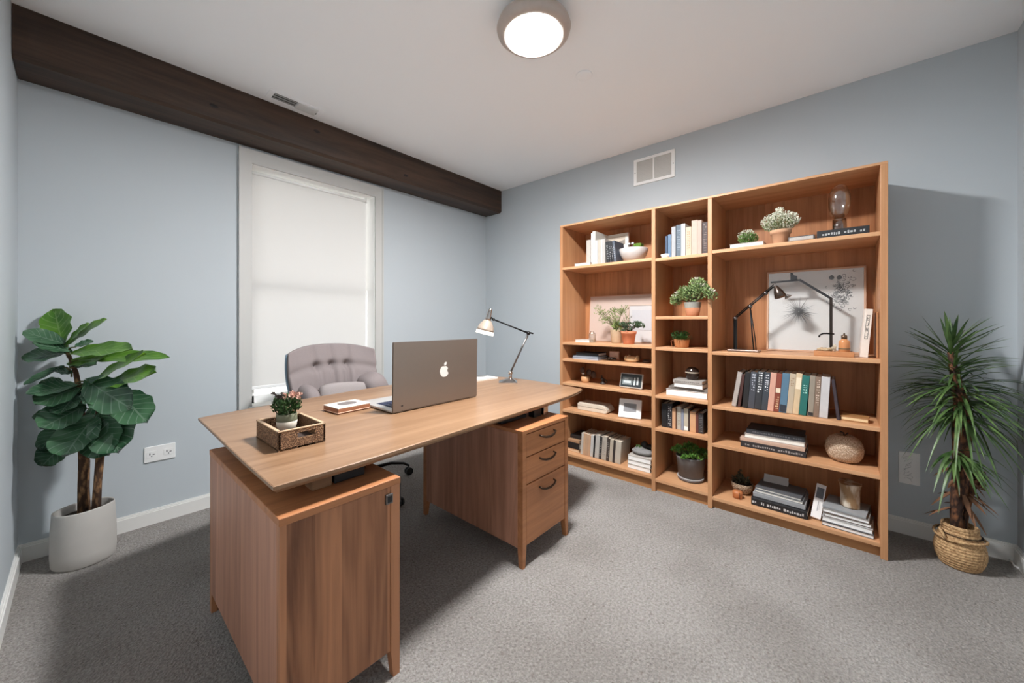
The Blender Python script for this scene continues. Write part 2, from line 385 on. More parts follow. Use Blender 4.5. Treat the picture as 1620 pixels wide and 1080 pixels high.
# roller blind
bl = thing('roller_blind', 'pale translucent roller blind drawn down over the window', 'blind', (-1.82, 0.07, 2.23))
b = MB(); b.box(-2.246, -1.394, 0.078, 0.0795, 0.715, 2.222); b.build('blind_cloth', blind_mat(), bl)
b = MB(); b.box(-2.246, -1.394, 0.073, 0.084, 0.700, 0.722, 0.003); b.build('hem_bar', M_WHITE, bl)
b = MB(); b.tube([(-2.246, 0.078, 2.222), (-1.394, 0.078, 2.222)], 0.012, 14); b.build('roller', M_WHITE, bl)
for x in (-2.2495, -1.391):
    b = MB(); b.box(x - 0.003, x + 0.003, 0.06, 0.1, 2.2, 2.25); b.build('bracket', M_WHITE, bl)

# timber beam
t = thing('ceiling_beam', 'dark stained timber beam running along the ceiling above the window', 'beam', (-W / 2, -0.12, 2.36))
poly = [(-W + 0.001, -0.238), (-W + 0.001, -0.001), (-0.001, -0.001), (-0.001, -0.238)]
b = MB(); c = 0.016; z0, z1 = 2.362, 2.5995
prof = [(-0.24 + c, z0), (-0.001, z0), (-0.001, z1), (-0.24, z1), (-0.24, z0 + c)]
a = [b.bm.verts.new((-W + 0.002, y, z)) for y, z in prof]; e = [b.bm.verts.new((-0.002, y, z)) for y, z in prof]
b.bm.faces.new(a); b.bm.faces.new(e[::-1])
for i in range(5): b.bm.faces.new((a[i], e[i], e[(i + 1) % 5], a[(i + 1) % 5]))
b.build('timber', M_BEAM, t)
b = MB()
for x, z in ((-1.92, 2.52), (-1.2, 2.42), (-2.5, 2.45)):
    b.ell((x, -0.2402, z), (0.022, 0.0022, 0.011))
b.build('knot', plain((30, 22, 18), 0.5, noise=0.3), t, True)
b = MB(); b.ell((-2.28, -0.12, 2.362), (0.006, 0.006, 0.002)); b.ell((-0.6, -0.11, 2.362), (0.005, 0.005, 0.002)); b.build('bolt_hole', M_BLACK, t, True)

# ceiling light
LX, LY = -1.625, -1.945
t = thing('ceiling_light', 'round taupe flush ceiling light with a glowing white diffuser', 'ceiling light', (LX, LY, 2.6))
M_TAUPE = plain((186, 172, 162), 0.4, 0.1)
b = MB(); b.lathe([(0.10, 0), (0.125, -0.012), (0.165, -0.04), (0.172, -0.06), (0.168, -0.074), (0.155, -0.086), (0.134, -0.094), (0.130, -0.090), (0.130, -0.070)], (LX, LY, 2.5995), 64, caps=False)
b.build('housing', M_TAUPE, t)
b = MB(); b.lathe([(0.1305, -0.084), (0.10, -0.093), (0.06, -0.098), (0.001, -0.1)], (LX, LY, 2.5995), 64); b.build('diffuser', emit_mat('lamp_diffuser', (250, 251, 253), 640.0), t, True)

# ceiling cover plate
t = thing('ceiling_cover_plate', 'small round white cover plate on the ceiling beside the light', 'cover plate', (-1.105, -1.91, 2.6))
b = MB(); b.lathe([(0.001, -0.007), (0.042, -0.007), (0.047, -0.004), (0.047, 0)], (-1.105, -1.91, 2.5995), 40); b.build('plate', M_CEIL, t)

# ceiling register
t = thing('ceiling_vent', 'white rectangular ceiling register with half its louvre open', 'vent', (-2.095, -0.345, 2.6))
b = MB(); z = 2.5995
b.box(-2.255, -1.935, -0.405, -0.385, z - 0.006, z, 0.002); b.box(-2.255, -1.935, -0.305, -0.285, z - 0.006, z, 0.002)
b.box(-2.255, -2.225, -0.385, -0.305, z - 0.006, z, 0.002); b.box(-1.965, -1.935, -0.385, -0.305, z - 0.006, z, 0.002)
b.build('frame', M_CEIL, t)
b = MB(); b.box(-2.225, -2.09, -0.385, -0.305, z - 0.001, z); b.build('slot', plain((70, 70, 70), 0.6), t)
b = MB()
for y in (-0.372, -0.345, -0.318): b.box(-2.225, -2.09, y - 0.006, y + 0.006, z - 0.005, z - 0.003)
b.build('louvre', plain((170, 170, 168), 0.5), t)
b = MB(); b.box(-2.09, -1.965, -0.385, -0.305, z - 0.014, z, 0.004); b.build('damper_cover', plain((214, 214, 212), 0.5), t)
b = MB(); b.box(-1.972, -1.966, -0.352, -0.340, z - 0.017, z - 0.013); b.build('damper_lever', M_BLACK, t)

# return-air grille on the right wall
t = thing('wall_vent', 'white two-panel air grille high on the wall above the bookcase', 'vent', (0, -1.90, 2.40))
b = MB(); y0, y1, z0, z1 = -2.066, -1.738, 2.297, 2.509
b.box(-0.010, -0.0005, y0, y1, z0, z0 + 0.022); b.box(-0.010, -0.0005, y0, y1, z1 - 0.022, z1)
b.box(-0.010, -0.0005, y0, y0 + 0.026, z0 + 0.022, z1 - 0.022); b.box(-0.010, -0.0005, y1 - 0.026, y1, z0 + 0.022, z1 - 0.022)
b.build('frame', M_WHITE, t)
b = MB(); b.box(-0.010, -0.0005, -1.907, -1.895, z0 + 0.02, z1 - 0.02); b.build('mullion', M_WHITE, t)
for a0, a1 in ((y0 + 0.026, -1.907), (-1.895, y1 - 0.026)):
    b = MB(); b.box(-0.002, -0.0005, a0, a1, z0 + 0.02, z1 - 0.02)
    k = z0 + 0.026
    while k < z1 - 0.026:
        b.box(-0.006, -0.002, a0, a1, k, k + 0.0045); k += 0.0075
    b.build('grille_panel', plain((205, 203, 198), 0.6, noise=0.02), t)
for y in (y0 + 0.012, y1 - 0.012):
    b = MB(); b.ell((-0.0105, y, 2.40), (0.002, 0.004, 0.004), nu=12, nv=8); b.build('screw', M_STEEL, t, True)

# sockets
t = thing('wall_outlet', 'white horizontal double socket on the wall right of the leafy fig', 'wall outlet', (-2.709, 0, 0.406))
b = MB(); b.box(-2.777, -2.641, -0.008, -0.0005, 0.361, 0.451, 0.003); b.build('cover_plate', M_WHITE, t)
for x in (-2.745, -2.672):
    b = MB(); b.box(x - 0.022, x + 0.022, -0.0095, -0.008, 0.388, 0.424, 0.002); so = b.build('socket', M_WHITE, t)
    b = MB(); b.box(x - 0.010, x - 0.006, -0.0102, -0.009, 0.403, 0.415); b.box(x + 0.004, x + 0.013, -0.0102, -0.009, 0.403, 0.407); b.ell((x, -0.0098, 0.396), (0.003, 0.001, 0.003), nu=10, nv=6); b.build('socket_hole', M_BLACK, so)
t = thing('wall_plate', 'white wall plate with grey scribbled marks beside the spiky plant', 'wall plate', (0, -3.312, 0.37))
b = MB(); b.box(-0.007, -0.0005, -3.352, -3.270, 0.280, 0.455, 0.002); b.build('plate', M_WHITE, t)
rd = random.Random(5); b = MB(); y, z = -3.305, 0.425
for i in range(9):
    pts = [(-0.0078, y + 0.014 * math.sin(1.3 * i + k * 0.7) + rd.uniform(-.006, .006), z - i * 0.015 - 0.010 * math.sin(k * 0.9 + i)) for k in range(6)]
    b.tube(pts, 0.0006, 4)
b.build('scribble', plain((140, 140, 142), 0.8), t)
# loose cable end in the right corner
b = MB(); b.tube([(-0.016, -3.650, 0.010), (-0.035, -3.656, 0.006), (-0.060, -3.654, 0.004), (-0.085, -3.668, 0.004)], 0.004, 8)
tag(b.build('cable', M_WHITE), 'short white cable end lying on the carpet in the right corner', 'cable')
# ------------------------------------------------------------------ desk
DX, DY = -1.75, -1.3
desk = thing('desk', 'walnut-coloured executive desk with floating top on two cabinets', 'desk', (DX, DY, 0))
outline = [(-2.676, -1.886), (-2.457, -1.889), (-2.2, -1.876), (-1.954, -1.862), (-1.7, -1.852), (-1.497, -1.842), (-1.28, -1.830), (-1.1, -1.814), (-0.96, -1.788),
           (-0.885, -1.768), (-0.862, -1.745), (-0.838, -1.62), (-0.815, -1.42), (-0.806, -1.25), (-0.812, -1.10), (-0.838, -0.95), (-0.87, -0.84), (-0.95, -0.775),
           (-1.2, -0.700), (-1.45, -0.682), (-1.69, -0.680), (-2.0, -0.712), (-2.25, -0.742), (-2.508, -0.783), (-2.62, -0.803), (-2.664, -0.822), (-2.669, -1.2), (-2.676, -1.6)]
cx, cy = -1.75, -1.3
def inset(p, d):
    vx, vy = p[0] - cx, p[1] - cy
    return (cx + vx * (1 - d / max(0.3, abs(vx))), cy + vy * (1 - d / max(0.3, abs(vy))))
b = MB(); n = len(outline)
rings = [(0.0, 0.7385, 0.002), (0, 0.74, 0.0045), (0, 0.7385, 0.0005), (0, 0.728, 0.0), (0, 0.716, 0.010)]
levels = [[b.bm.verts.new(inset(p, d) + (z,)) for p in outline] for d, z in ((0.003, 0.74), (0.0, 0.7385), (0.0, 0.729), (0.012, 0.717))]
b.bm.faces.new(levels[0]); b.bm.faces.new(levels[-1][::-1])
for u, v in zip(levels, levels[1:]):
    for i in range(n): b.bm.faces.new((u[i], u[(i + 1) % n], v[(i + 1) % n], v[i]))
b.build('tabletop', M_DESKTOP, desk)

def leg_mb(x0, x1, y0, y1, ztop, sx, sy, zb=0.09):
    """corner post, straight above the carcass bottom and tapered below it"""
    b = MB(); a = []
    for z, k in ((0.0, 0.008), (zb, 0.0), (ztop, 0.0)):
        xa, xb = (x0, x1 - k) if sx < 0 else (x0 + k, x1)
        ya, yb = (y0, y1 - k) if sy < 0 else (y0 + k, y1)
        a.append([b.bm.verts.new(p) for p in ((xa, ya, z), (xb, ya, z), (xb, yb, z), (xa, yb, z))])
    b.bm.faces.new(a[0][::-1]); b.bm.faces.new(a[2])
    for u, v in zip(a, a[1:]):
        for i in range(4): b.bm.faces.new((u[i], u[(i + 1) % 4], v[(i + 1) % 4], v[i]))
    return b
# left cabinet
X0, X1, Y0, Y1, ZB, ZT = -2.667, -2.307, -1.905, -1.085, 0.085, 0.657
s = 0.032
b = MB(); b.box(X0 + 0.002, X1 - 0.002, Y0 + 0.012, Y1 - 0.003, ZB, ZT - 0.022); b.build('cabinet_carcass', M_CABSIDE, desk, )
b = MB(); b.box(X0 - 0.0005, X0 + 0.012, Y0 + 0.02, Y1 - 0.02, ZB - 0.005, ZT - 0.022, 0.0015); b.build('side_panel', M_CABSIDE, desk)
b = MB(); b.box(X1 - 0.012, X1 + 0.0005, Y0 + 0.02, Y1 - 0.02, ZB - 0.005, ZT - 0.022, 0.0015); b.build('side_panel', M_CABSIDE, desk)
b = MB(); b.box(X0 + 0.030, X1 - s, Y0 + 0.004, Y0 + 0.02, ZB + 0.004, ZT - 0.024, 0.0015); b.build('front_panel', M_CAB, desk)
b = MB(); b.box(X0 - 0.002, X1 + 0.002, Y0 - 0.002, Y1, ZT - 0.022, ZT, 0.002); b.build('cabinet_top', M_DRAWER, desk)
for (xa, sx) in ((X0, -1), (X1 - s, 1)):
    for (ya, sy) in ((Y0, -1), (Y1 - s, 1)):
        leg_mb(xa, xa + s, ya, ya + s, ZT - 0.022, sx, sy).build('leg', M_UPRIGHT if False else M_CAB, desk)
b = MB(); b.box(X1 - 0.052, X1 - 0.020 - 0.006, Y0 - 0.003, Y0 + 0.006, 0.580, 0.612, 0.002); lk = b.build('lock_plate', M_STEEL, desk)
b = MB(); b.box(X1 - 0.046, X1 - 0.032, Y0 - 0.0045, Y0 - 0.002, 0.586, 0.606); b.build('lock_face', M_BLACK, lk)
b = MB(); b.box(X1 + 0.003, X1 + 0.012, -1.896, -1.872, 0.565, 0.650, 0.003)
b.build('side_hook', M_BLACK, desk)
b = MB(); b.box(-2.545, -2.485, -1.80, -1.74, ZT, 0.7175, 0.003); b.build('riser', M_DESKTOP, desk)
b = MB(); b.box(-2.58, -2.52, -1.22, -1.16, ZT, 0.7175, 0.003); b.build('riser', M_DESKTOP, desk)
# right drawer unit
X0, X1, Y0, Y1, ZB = -1.636, -1.242, -1.888, -1.100, 0.095
b = MB(); b.box(X0 + 0.002, X1 - 0.002, Y0 + 0.016, Y1 - 0.003, ZB, ZT - 0.018); b.build('cabinet_carcass', M_CABSIDE, desk)
for (p0, p1) in ((Y0 + s, -1.492), (-1.488, Y1 - s)):
    b = MB(); b.box(X0 - 0.0005, X0 + 0.012, p0, p1, ZB - 0.004, ZT - 0.018, 0.0012); b.build('side_panel', M_CABSIDE, desk)
b = MB(); b.box(X1 - 0.012, X1 + 0.0005, Y0 + s, Y1 - s, ZB - 0.004, ZT - 0.018, 0.0012); b.build('side_panel', M_CABSIDE, desk)
b = MB(); b.box(X0 - 0.002, X1 + 0.002, Y0 - 0.002, Y1, ZT - 0.018, ZT, 0.002); b.build('cabinet_top', M_DRAWER, desk)
for (xa, sx) in ((X0, -1), (X1 - s + 0.004, 1)):
    for (ya, sy) in ((Y0, -1), (Y1 - s, 1)):
        leg_mb(xa, xa + s - 0.004, ya, ya + s, ZT - 0.018, sx, sy).build('leg', M_DRAWER, desk)
for (z0, z1, hz) in ((0.527, 0.634, 0.600), (0.395, 0.522, 0.486), (0.102, 0.390, 0.340)):
    b = MB(); b.box(X0 + 0.031, X1 - 0.031, Y0 + 0.001, Y0 + 0.018, z0, z1, 0.002); dr = b.build('drawer', M_DRAWER, desk)
    b = MB(); xm = -1.440
    b.tube([(xm - 0.062, Y0 + 0.002, hz + 0.010), (xm - 0.060, Y0 - 0.014, hz + 0.006), (xm - 0.035, Y0 - 0.020, hz - 0.002), (xm, Y0 - 0.022, hz - 0.006),
            (xm + 0.035, Y0 - 0.020, hz - 0.002), (xm + 0.060, Y0 - 0.014, hz + 0.006), (xm + 0.062, Y0 + 0.002, hz + 0.010)], [0.004, 0.005, 0.0055, 0.006, 0.0055, 0.005, 0.004], 10)
    b.build('handle', M_BRONZE, dr)
b = MB(); b.box(-1.325, -1.285, -1.785, -1.745, ZT, 0.7175, 0.003); b.build('riser', M_CHROME, desk)
b = MB(); b.box(-1.56, -1.50, -1.22, -1.16, ZT, 0.7175, 0.003); b.build('riser', M_DESKTOP, desk)
b = MB(); b.box(-1.40, -1.335, -1.775, -1.735, ZT, 0.7175, 0.002); b.build('control_box', M_BLACK, desk)
# dark things lying in the gaps under the top
t = thing('black_slab', 'flat black slab lying on the drawer unit under the desktop', 'case', (-1.5, -1.6, ZT))  # flat black slab with a small side loop, set in the gap
b = MB(); b.box(-1.62, -1.42, -1.74, -1.46, ZT + 0.0005, ZT + 0.020, 0.006); b.build('main_body', M_BLACK, t)
b = MB(); b.tube([(-1.42, -1.66, ZT + 0.012), (-1.405, -1.65, ZT + 0.012), (-1.405, -1.58, ZT + 0.012), (-1.42, -1.57, ZT + 0.012)], 0.004, 8); b.build('slab_loop', M_BLACK, t)
t = thing('charger_box', 'black box lying on the left cabinet under the desktop', 'box', (-2.42, -1.77, ZT))
b = MB(); b.box(-2.478, -2.375, -1.80, -1.72, ZT + 0.0005, ZT + 0.032, 0.004); b.build('main_body', M_BLACK, t)
b = MB(); b.tube([(-2.376, -1.76, ZT + 0.012), (-2.35, -1.75, ZT + 0.006), (-2.34, -1.70, ZT + 0.004)], 0.003, 6); b.build('lead', M_BLACK, t)

# ------------------------------------------------------------------ things on the desk
def bush(b, c, rad, n, length, width, seed, up=0.35, inner=0.25, curl=0.25, base=None):
    """many small bent leaves spread through an ellipsoid, each aimed outwards from the crown"""
    rd = random.Random(seed); c = Vector(c); lay = None
    root = Vector(base) if base else c - Vector((0, 0, rad[2] * 0.9))
    for _ in range(n):
        while True:
            p = Vector((rd.uniform(-1, 1), rd.uniform(-1, 1), rd.uniform(-1, 1)))
            if inner < p.length < 1: break
        q = Vector((c.x + p.x * rad[0], c.y + p.y * rad[1], c.z + p.z * rad[2]))
        d = (q - root).normalized() + Vector((rd.uniform(-.6, .6), rd.uniform(-.6, .6), rd.uniform(-.5, .5) + up))
        d.normalize(); sd = d.cross(Vector((rd.uniform(-1, 1), rd.uniform(-1, 1), rd.uniform(-.2, 1)))).normalized(); nr = sd.cross(d)
        l = length * rd.uniform(0.65, 1.25); w = width * rd.uniform(0.7, 1.2)
        a = b.bm.verts.new(q - d * l * 0.5)
        m1 = b.bm.verts.new(q + sd * w / 2 + nr * curl * l * 0.2); m2 = b.bm.verts.new(q - sd * w / 2 + nr * curl * l * 0.2); mm = b.bm.verts.new(q)
        tip = b.bm.verts.new(q + d * l * 0.5 - nr * curl * l * 0.3)
        for f in ((a, m1, mm), (a, mm, m2), (mm, m1, tip), (m2, mm, tip)): b.bm.faces.new(f)
    return b
def stems(b, base, tops, r=0.0015):
    for tp in tops:
        B, Tp = Vector(base), Vector(tp); mid = (B + Tp) / 2 + Vector((0, 0, (Tp - B).length * 0.12)) + (B - Tp).cross(Vector((0, 0, 1))) * 0.05
        b.tube([B, mid, Tp], [r * 1.4, r, r * 0.8], 6)
    return b
M_LEAF_MID = leaf_mat('small_leaf', (44, 74, 30), (112, 146, 70), 0.55, 60)
M_LEAF_DK = leaf_mat('dark_leaf', (24, 46, 22), (72, 104, 52), 0.55, 60)
M_LEAF_BR = leaf_mat('bright_leaf', (52, 96, 34), (120, 168, 70), 0.5, 50)
M_LEAF_PALE = leaf_mat('sage_leaf', (82, 102, 58), (158, 172, 120), 0.6, 60)

# woven tray, turned slightly on the desk
TR = Matrix.Translation((-2.508, -1.452, 0.74)) @ Matrix.Rotation(math.radians(0), 4, 'Z')
t = thing('woven_tray', 'brown woven tray with handle slots near the left end of the desk', 'tray', (-2.508, -1.452, 0.74))
hx, hy, hh = 0.088, 0.135, 0.066
A0, A1, B0, B1 = -2.578, -2.424, -1.603, -1.362
M_RATTAN = weave_mat('rattan', (178, 136, 98), (98, 68, 46), 240, 0.8)
b = MB(); w = 0.010; z0, z1 = 0.7405, 0.806
b.box(A0, A1, B0, B1, z0, z0 + 0.008, 0.002)
b.box(A0, A0 + w, B0, B1, z0, z1, 0.003); b.box(A1 - w, A1, B0, B1, z0, z1, 0.003)
b.box(A0, A1, B1 - w, B1, z0, z1, 0.003)
xm = (A0 + A1) / 2 + 0.012
b.box(A0, xm - 0.028, B0, B0 + w, z0, z1, 0.003); b.box(xm + 0.028, A1, B0, B0 + w, z0, z1, 0.003)
b.box(xm - 0.03, xm + 0.03, B0, B0 + w, z0, z0 + 0.034, 0.002); b.box(xm - 0.03, xm + 0.03, B0, B0 + w, z1 - 0.014, z1, 0.002)
b.build('tray_body', M_RATTAN, t)
b = MB()
for (x0, x1, y0, y1) in ((A0 - .001, A1 + .001, B0 - .001, B0 + w), (A0 - .001, A1 + .001, B1 - w, B1 + .001), (A0 - .001, A0 + w, B0, B1), (A1 - w, A1 + .001, B0, B1)):
    b.box(x0, x1, y0, y1, z1 - 0.001, z1 + 0.003, 0.001)
b.build('rim', plain((196, 164, 132), 0.6, noise=0.15), t)
b = MB(); b.box(A0 + w, A1 - w, B0 + w, B1 - w, z0 + 0.008, z0 + 0.011); b.build('liner', plain((58, 44, 38), 0.9, noise=0.2), t)
# plant in the tray
px, py, pz = -2.497, -1.432, 0.7525
t = thing('potted_plant', 'small bushy green plant with pink flowers in a pot standing in the woven tray', 'potted plant', (px, py, pz))
b = MB(); b.lathe([(0.024, 0.0), (0.033, 0.03), (0.036, 0.048), (0.034, 0.0505), (0.030, 0.046)], (px, py, pz), 36, caps=True); b.build('white_sleeve', plain((226, 214, 196), 0.7), t)
b = MB(); b.lathe([(0.034, 0.044), (0.0352, 0.052), (0.0352, 0.076), (0.033, 0.078), (0.031, 0.066), (0.0, 0.066)], (px, py, pz), 36); b.build('pot', plain((112, 112, 88), 0.7), t)
b = MB(); b.lathe([(0.0, 0.069), (0.031, 0.068)], (px, py, pz), 24); b.build('soil', M_SOIL, t)
b = MB(); bush(b, (px, py, pz + 0.110), (0.052, 0.052, 0.040), 620, 0.016, 0.008, 3); b.build('foliage', M_LEAF_DK, t)
b = MB(); rd = random.Random(8)
for i in range(26):
    a = rd.uniform(0, 2 * PI); r = rd.uniform(0, .045); bush(b, (px + 0.012 + r * math.cos(a) * .8, py - 0.012 + r * math.sin(a) * .8, pz + 0.138 + rd.uniform(-.004, .016)), (0.007,) * 3, 9, 0.009, 0.007, i, inner=0)
b.build('flower', plain((214, 168, 150), 0.7, noise=0.2), t)
b = MB(); rd = random.Random(18)
for i in range(12):
    a = rd.uniform(2.2, 4.2); r = rd.uniform(.01, .05); bush(b, (px + r * math.cos(a), py - r * math.sin(a), pz + 0.145 + rd.uniform(-.006, .012)), (0.006,) * 3, 8, 0.009, 0.007, i, inner=0)
b.build('seed_head', plain((62, 52, 46), 0.8, noise=0.2), t)

# small flat box on the desk
BX = Matrix.Translation((-2.143, -1.173, 0.74)) @ Matrix.Rotation(math.radians(4), 4, 'Z')
t = thing('gift_box', 'low copper-sided box with white lid and dark oval beside the laptop', 'box', (-2.143, -1.173, 0.74))
b = MB(); b.box(-0.083, 0.083, -0.070, 0.070, 0.0005, 0.026, 0.003, M=BX); b.build('box_body', plain((150, 98, 70), 0.45), t)
b = MB(); b.box(-0.083, 0.083, -0.070, 0.070, 0.026, 0.030, 0.0015, M=BX); b.build('lid', plain((232, 224, 212), 0.5), t)
b = MB(); b.box(-0.085, 0.085, -0.072, 0.072, 0.0055, 0.009, 0.001, M=BX); b.build('trim_line', plain((226, 190, 164), 0.4), t)
b = MB()
poly = [(0.045 * math.copysign(abs(math.cos(a)) ** 0.8, math.cos(a)) + 0.004, 0.036 * math.copysign(abs(math.sin(a)) ** 0.8, math.sin(a)) + 0.008) for a in [2 * PI * i / 32 for i in range(32)]]
b.prism(poly, 0.030, 0.0312, M=BX); b.build('emblem', plain((112, 104, 102), 0.5), t)

# laptop, open towards the chair
lx0, lx1, ly, lz = -2.048, -1.500, -1.432, 0.74
t = thing('laptop', 'large open grey laptop showing its lid back with a pale fruit emblem', 'laptop', ((lx0 + lx1) / 2, ly, lz))
M_ALU = plain((136, 124, 114), 0.36, 0.7, noise=0.02)
M_ALUL = plain((206, 202, 198), 0.35, 0.6, noise=0.02)
b = MB(); b.box(lx0 + 0.002, lx1 - 0.002, ly + 0.004, ly + 0.335, lz + 0.003, lz + 0.015, 0.004); b.build('base', M_ALUL, t)
b = MB(); b.box(lx0 + 0.03, lx1 - 0.03, ly + 0.03, ly + 0.31, lz + 0.0005, lz + 0.004); b.build('foot_pad', M_BLACK, t)
b = MB(); b.box(lx0 + 0.036, lx1 - 0.036, ly + 0.045, ly + 0.215, lz + 0.0148, lz + 0.0155); kb = b.build('keyboard', plain((70, 76, 96), 0.6), t)
b = MB()
for r in range(6):
    for k in range(14):
        x = lx0 + 0.042 + k * 0.0332; y = ly + 0.050 + r * 0.0272
        b.box(x, x + 0.028, y, y + 0.022, lz + 0.0155, lz + 0.0175)
b.build('key', plain((34, 40, 66), 0.5), kb)
b = MB(); b.box(-1.85, -1.70, ly + 0.23, ly + 0.32, lz + 0.0149, lz + 0.0154); b.build('touchpad', plain((176, 174, 172), 0.4, 0.3), t)
lean = math.radians(-1.5)
LM = Matrix.Translation((0, ly, lz + 0.006)) @ Matrix.Rotation(lean, 4, 'X')
lidM = LM
b = MB()
sh = 0.014
v0 = [(lx0, 0, 0.0), (lx1, 0, 0.0), (lx1 + sh, 0, 0.332), (lx0 + sh - 0.006, 0, 0.334)]
fr = [b.bm.verts.new(LM @ Vector(p)) for p in v0]; bk = [b.bm.verts.new(LM @ Vector((p[0], 0.009, p[2]))) for p in v0]
fs = [b.bm.faces.new(fr), b.bm.faces.new(bk[::-1])] + [b.bm.faces.new((fr[i], bk[i], bk[(i + 1) % 4], fr[(i + 1) % 4])) for i in range(4)]
bmesh.ops.bevel(b.bm, geom=list(b.bm.edges), offset=0.003, segments=2, affect='EDGES')
lid = b.build('lid', M_ALU, t)
b = MB(); b.box(lx0 + 0.03, lx1 - 0.015, 0.0092, 0.0100, 0.02, 0.318, M=LM); b.build('screen', plain((20, 22, 26), 0.2), lid)
b = MB()
# emblem: rounded fruit with a bite and a leaf
ex, ez, er = -1.737, 0.166, 0.029
def fruit():
    pts = []
    for i in range(48):
        a = 2 * PI * i / 48 + PI / 2
        r = er * (1.0 - 0.13 * math.exp(-((a - PI / 2) / 0.28) ** 2) - 0.13 * math.exp(-((a - 5 * PI / 2) / 0.28) ** 2) - 0.06 * math.exp(-((a - 3 * PI / 2) / 0.25) ** 2))
        x, z = r * math.cos(a), r * math.sin(a) * 1.04
        dx, dz = x - er * 1.16, z - er * 0.12
        dd = math.hypot(dx, dz)
        if dd < er * 0.48: x, z = er * 1.16 + dx / dd * er * 0.48, er * 0.12 + dz / dd * er * 0.48
        pts.append((x, z))
    return pts
FM = LM @ Matrix.Translation((ex, 0, ez)) @ Matrix(((1, 0, 0, 0), (0, 0, -1, 0), (0, 1, 0, 0), (0, 0, 0, 1)))
b.prism(fruit(), 0.0, 0.0012, M=FM)
lf = [(0.000 + 0.017 * k + 0.005 * math.sin(PI * k), er * 1.06 + 0.018 * k - 0.005 * math.sin(PI * k)) for k in [i / 8 for i in range(9)]] + \
     [(0.017 * k - 0.005 * math.sin(PI * k), er * 1.06 + 0.018 * k + 0.006 * math.sin(PI * k)) for k in [1 - i / 8 for i in range(1, 8)]]
b.prism(lf, 0.0, 0.0012, M=FM)
b.build('emblem', plain((226, 222, 216), 0.3, 0.2), lid)
b = MB(); b.ell(LM @ Vector((lx0 + 0.052, -0.0005, 0.026)), (0.006, 0.001, 0.004), nu=12, nv=6); b.build('lock_slot', M_BLACK, lid)
b = MB(); b.tube([(lx0 + 0.05, ly + 0.008, lz + 0.010), (lx1 - 0.05, ly + 0.008, lz + 0.010)], 0.006, 10); b.build('hinge', M_BLACK, t)

# notepad behind the laptop
t = thing('notepad', 'white notepad lying on the desk beside the desk lamp', 'notepad', (-1.0, -0.99, 0.74))
PM = Matrix.Translation((-1.03, -0.985, 0.74)) @ Matrix.Rotation(math.radians(-8), 4, 'Z')
b = MB(); b.box(-0.13, 0.11, -0.060, 0.085, 0.0005, 0.012, 0.002, M=PM); b.build('page_block', M_PAPER, t)
b = MB(); b.box(-0.132, 0.112, -0.062, 0.087, 0.012, 0.0135, 0.0005, M=PM); b.build('top_sheet', M_WHITE, t)

# desk lamp
t = thing('desk_lamp', 'lit jointed desk lamp with beige bell shade on the desk', 'lamp', (-0.985, -1.222, 0.74))
BM_ = Matrix.Translation((-0.985, -1.222, 0.74)) @ Matrix.Rotation(math.radians(-48), 4, 'Z')
b = MB(); b.box(-0.072, 0.060, -0.055, 0.055, 0.0005, 0.006, 0.002, M=BM_)
vv = [b.bm.verts.new(BM_ @ Vector(p)) for p in ((-0.066, -0.05, 0.006), (0.054, -0.05, 0.006), (0.054, 0.05, 0.006), (-0.066, 0.05, 0.006), (-0.008, -0.018, 0.026), (0.030, -0.018, 0.026), (0.030, 0.018, 0.026), (-0.008, 0.018, 0.026))]
for f in ((4, 5, 6, 7), (0, 1, 5, 4), (1, 2, 6, 5), (2, 3, 7, 6), (3, 0, 4, 7), (3, 2, 1, 0)): b.bm.faces.new([vv[i] for i in f])
b.build('base', M_CHROME, t)
J0 = Vector((-0.972, -1.226, 0.806)); J1 = Vector((-0.885, -1.323, 1.093)); J2 = Vector((-1.050, -1.131, 1.193))
b = MB(); b.tube([BM_ @ Vector((0.011, 0, 0.024)), J0], [0.013, 0.010], 12); b.ell(J0, (0.016, 0.016, 0.016), nu=16, nv=10); b.build('base_joint', M_CHROME, t)
b = MB(); b.tube([J0, J1], 0.0065, 10); b.tube([J0 + Vector((0.012, 0.012, 0.01)), J1 + Vector((0.010, 0.010, -0.02))], 0.003, 8); b.build('lower_arm', M_STEEL, t)
b = MB(); b.ell(J1, (0.015, 0.015, 0.015), nu=16, nv=10); b.tube([J1 + Vector((-.02, .02, .012)), J1 + Vector((.024, -.026, -.002))], 0.006, 8); b.build('elbow_joint', M_BLACKMETAL, t)
b = MB(); b.tube([J1, J2], 0.0055, 10); b.build('upper_arm', M_BLACKMETAL, t)
SC = Vector((-1.064, -1.115, 1.268)); SE = Vector((-1.094, -1.082, 1.086))
ax = (SE - SC).normalized(); q = Vector((0, 0, -1)).rotation_difference(ax).to_matrix().to_4x4()
SM = Matrix.Translation(SC) @ q
b = MB(); b.lathe([(0.006, 0.004), (0.010, 0.0), (0.014, -0.012), (0.017, -0.03), (0.019, -0.06), (0.026, -0.086)], n=28, M=SM); b.build('socket', M_CHROME, t)
b = MB(); b.lathe([(0.024, -0.082), (0.034, -0.095), (0.052, -0.122), (0.060, -0.146), (0.0635, -0.160), (0.0605, -0.160), (0.057, -0.146), (0.048, -0.124), (0.03, -0.098), (0.02, -0.09)], n=40, M=SM, caps=False); shd = b.build('lamp_shade', plain((176, 160, 144), 0.35, 0.15), t)
b = MB(); b.lathe([(0.0635, -0.160), (0.066, -0.186), (0.063, -0.186), (0.0605, -0.160)], n=40, M=SM, caps=False); b.build('glass_rim', emit_mat('lit_glass', (255, 248, 238), 1.6), t)
b = MB(); b.lathe([(0.0, -0.172), (0.03, -0.174), (0.0625, -0.178)], n=32, M=SM, caps=False); b.build('bulb', emit_mat('desk_bulb', (255, 246, 232), 9.0), t)
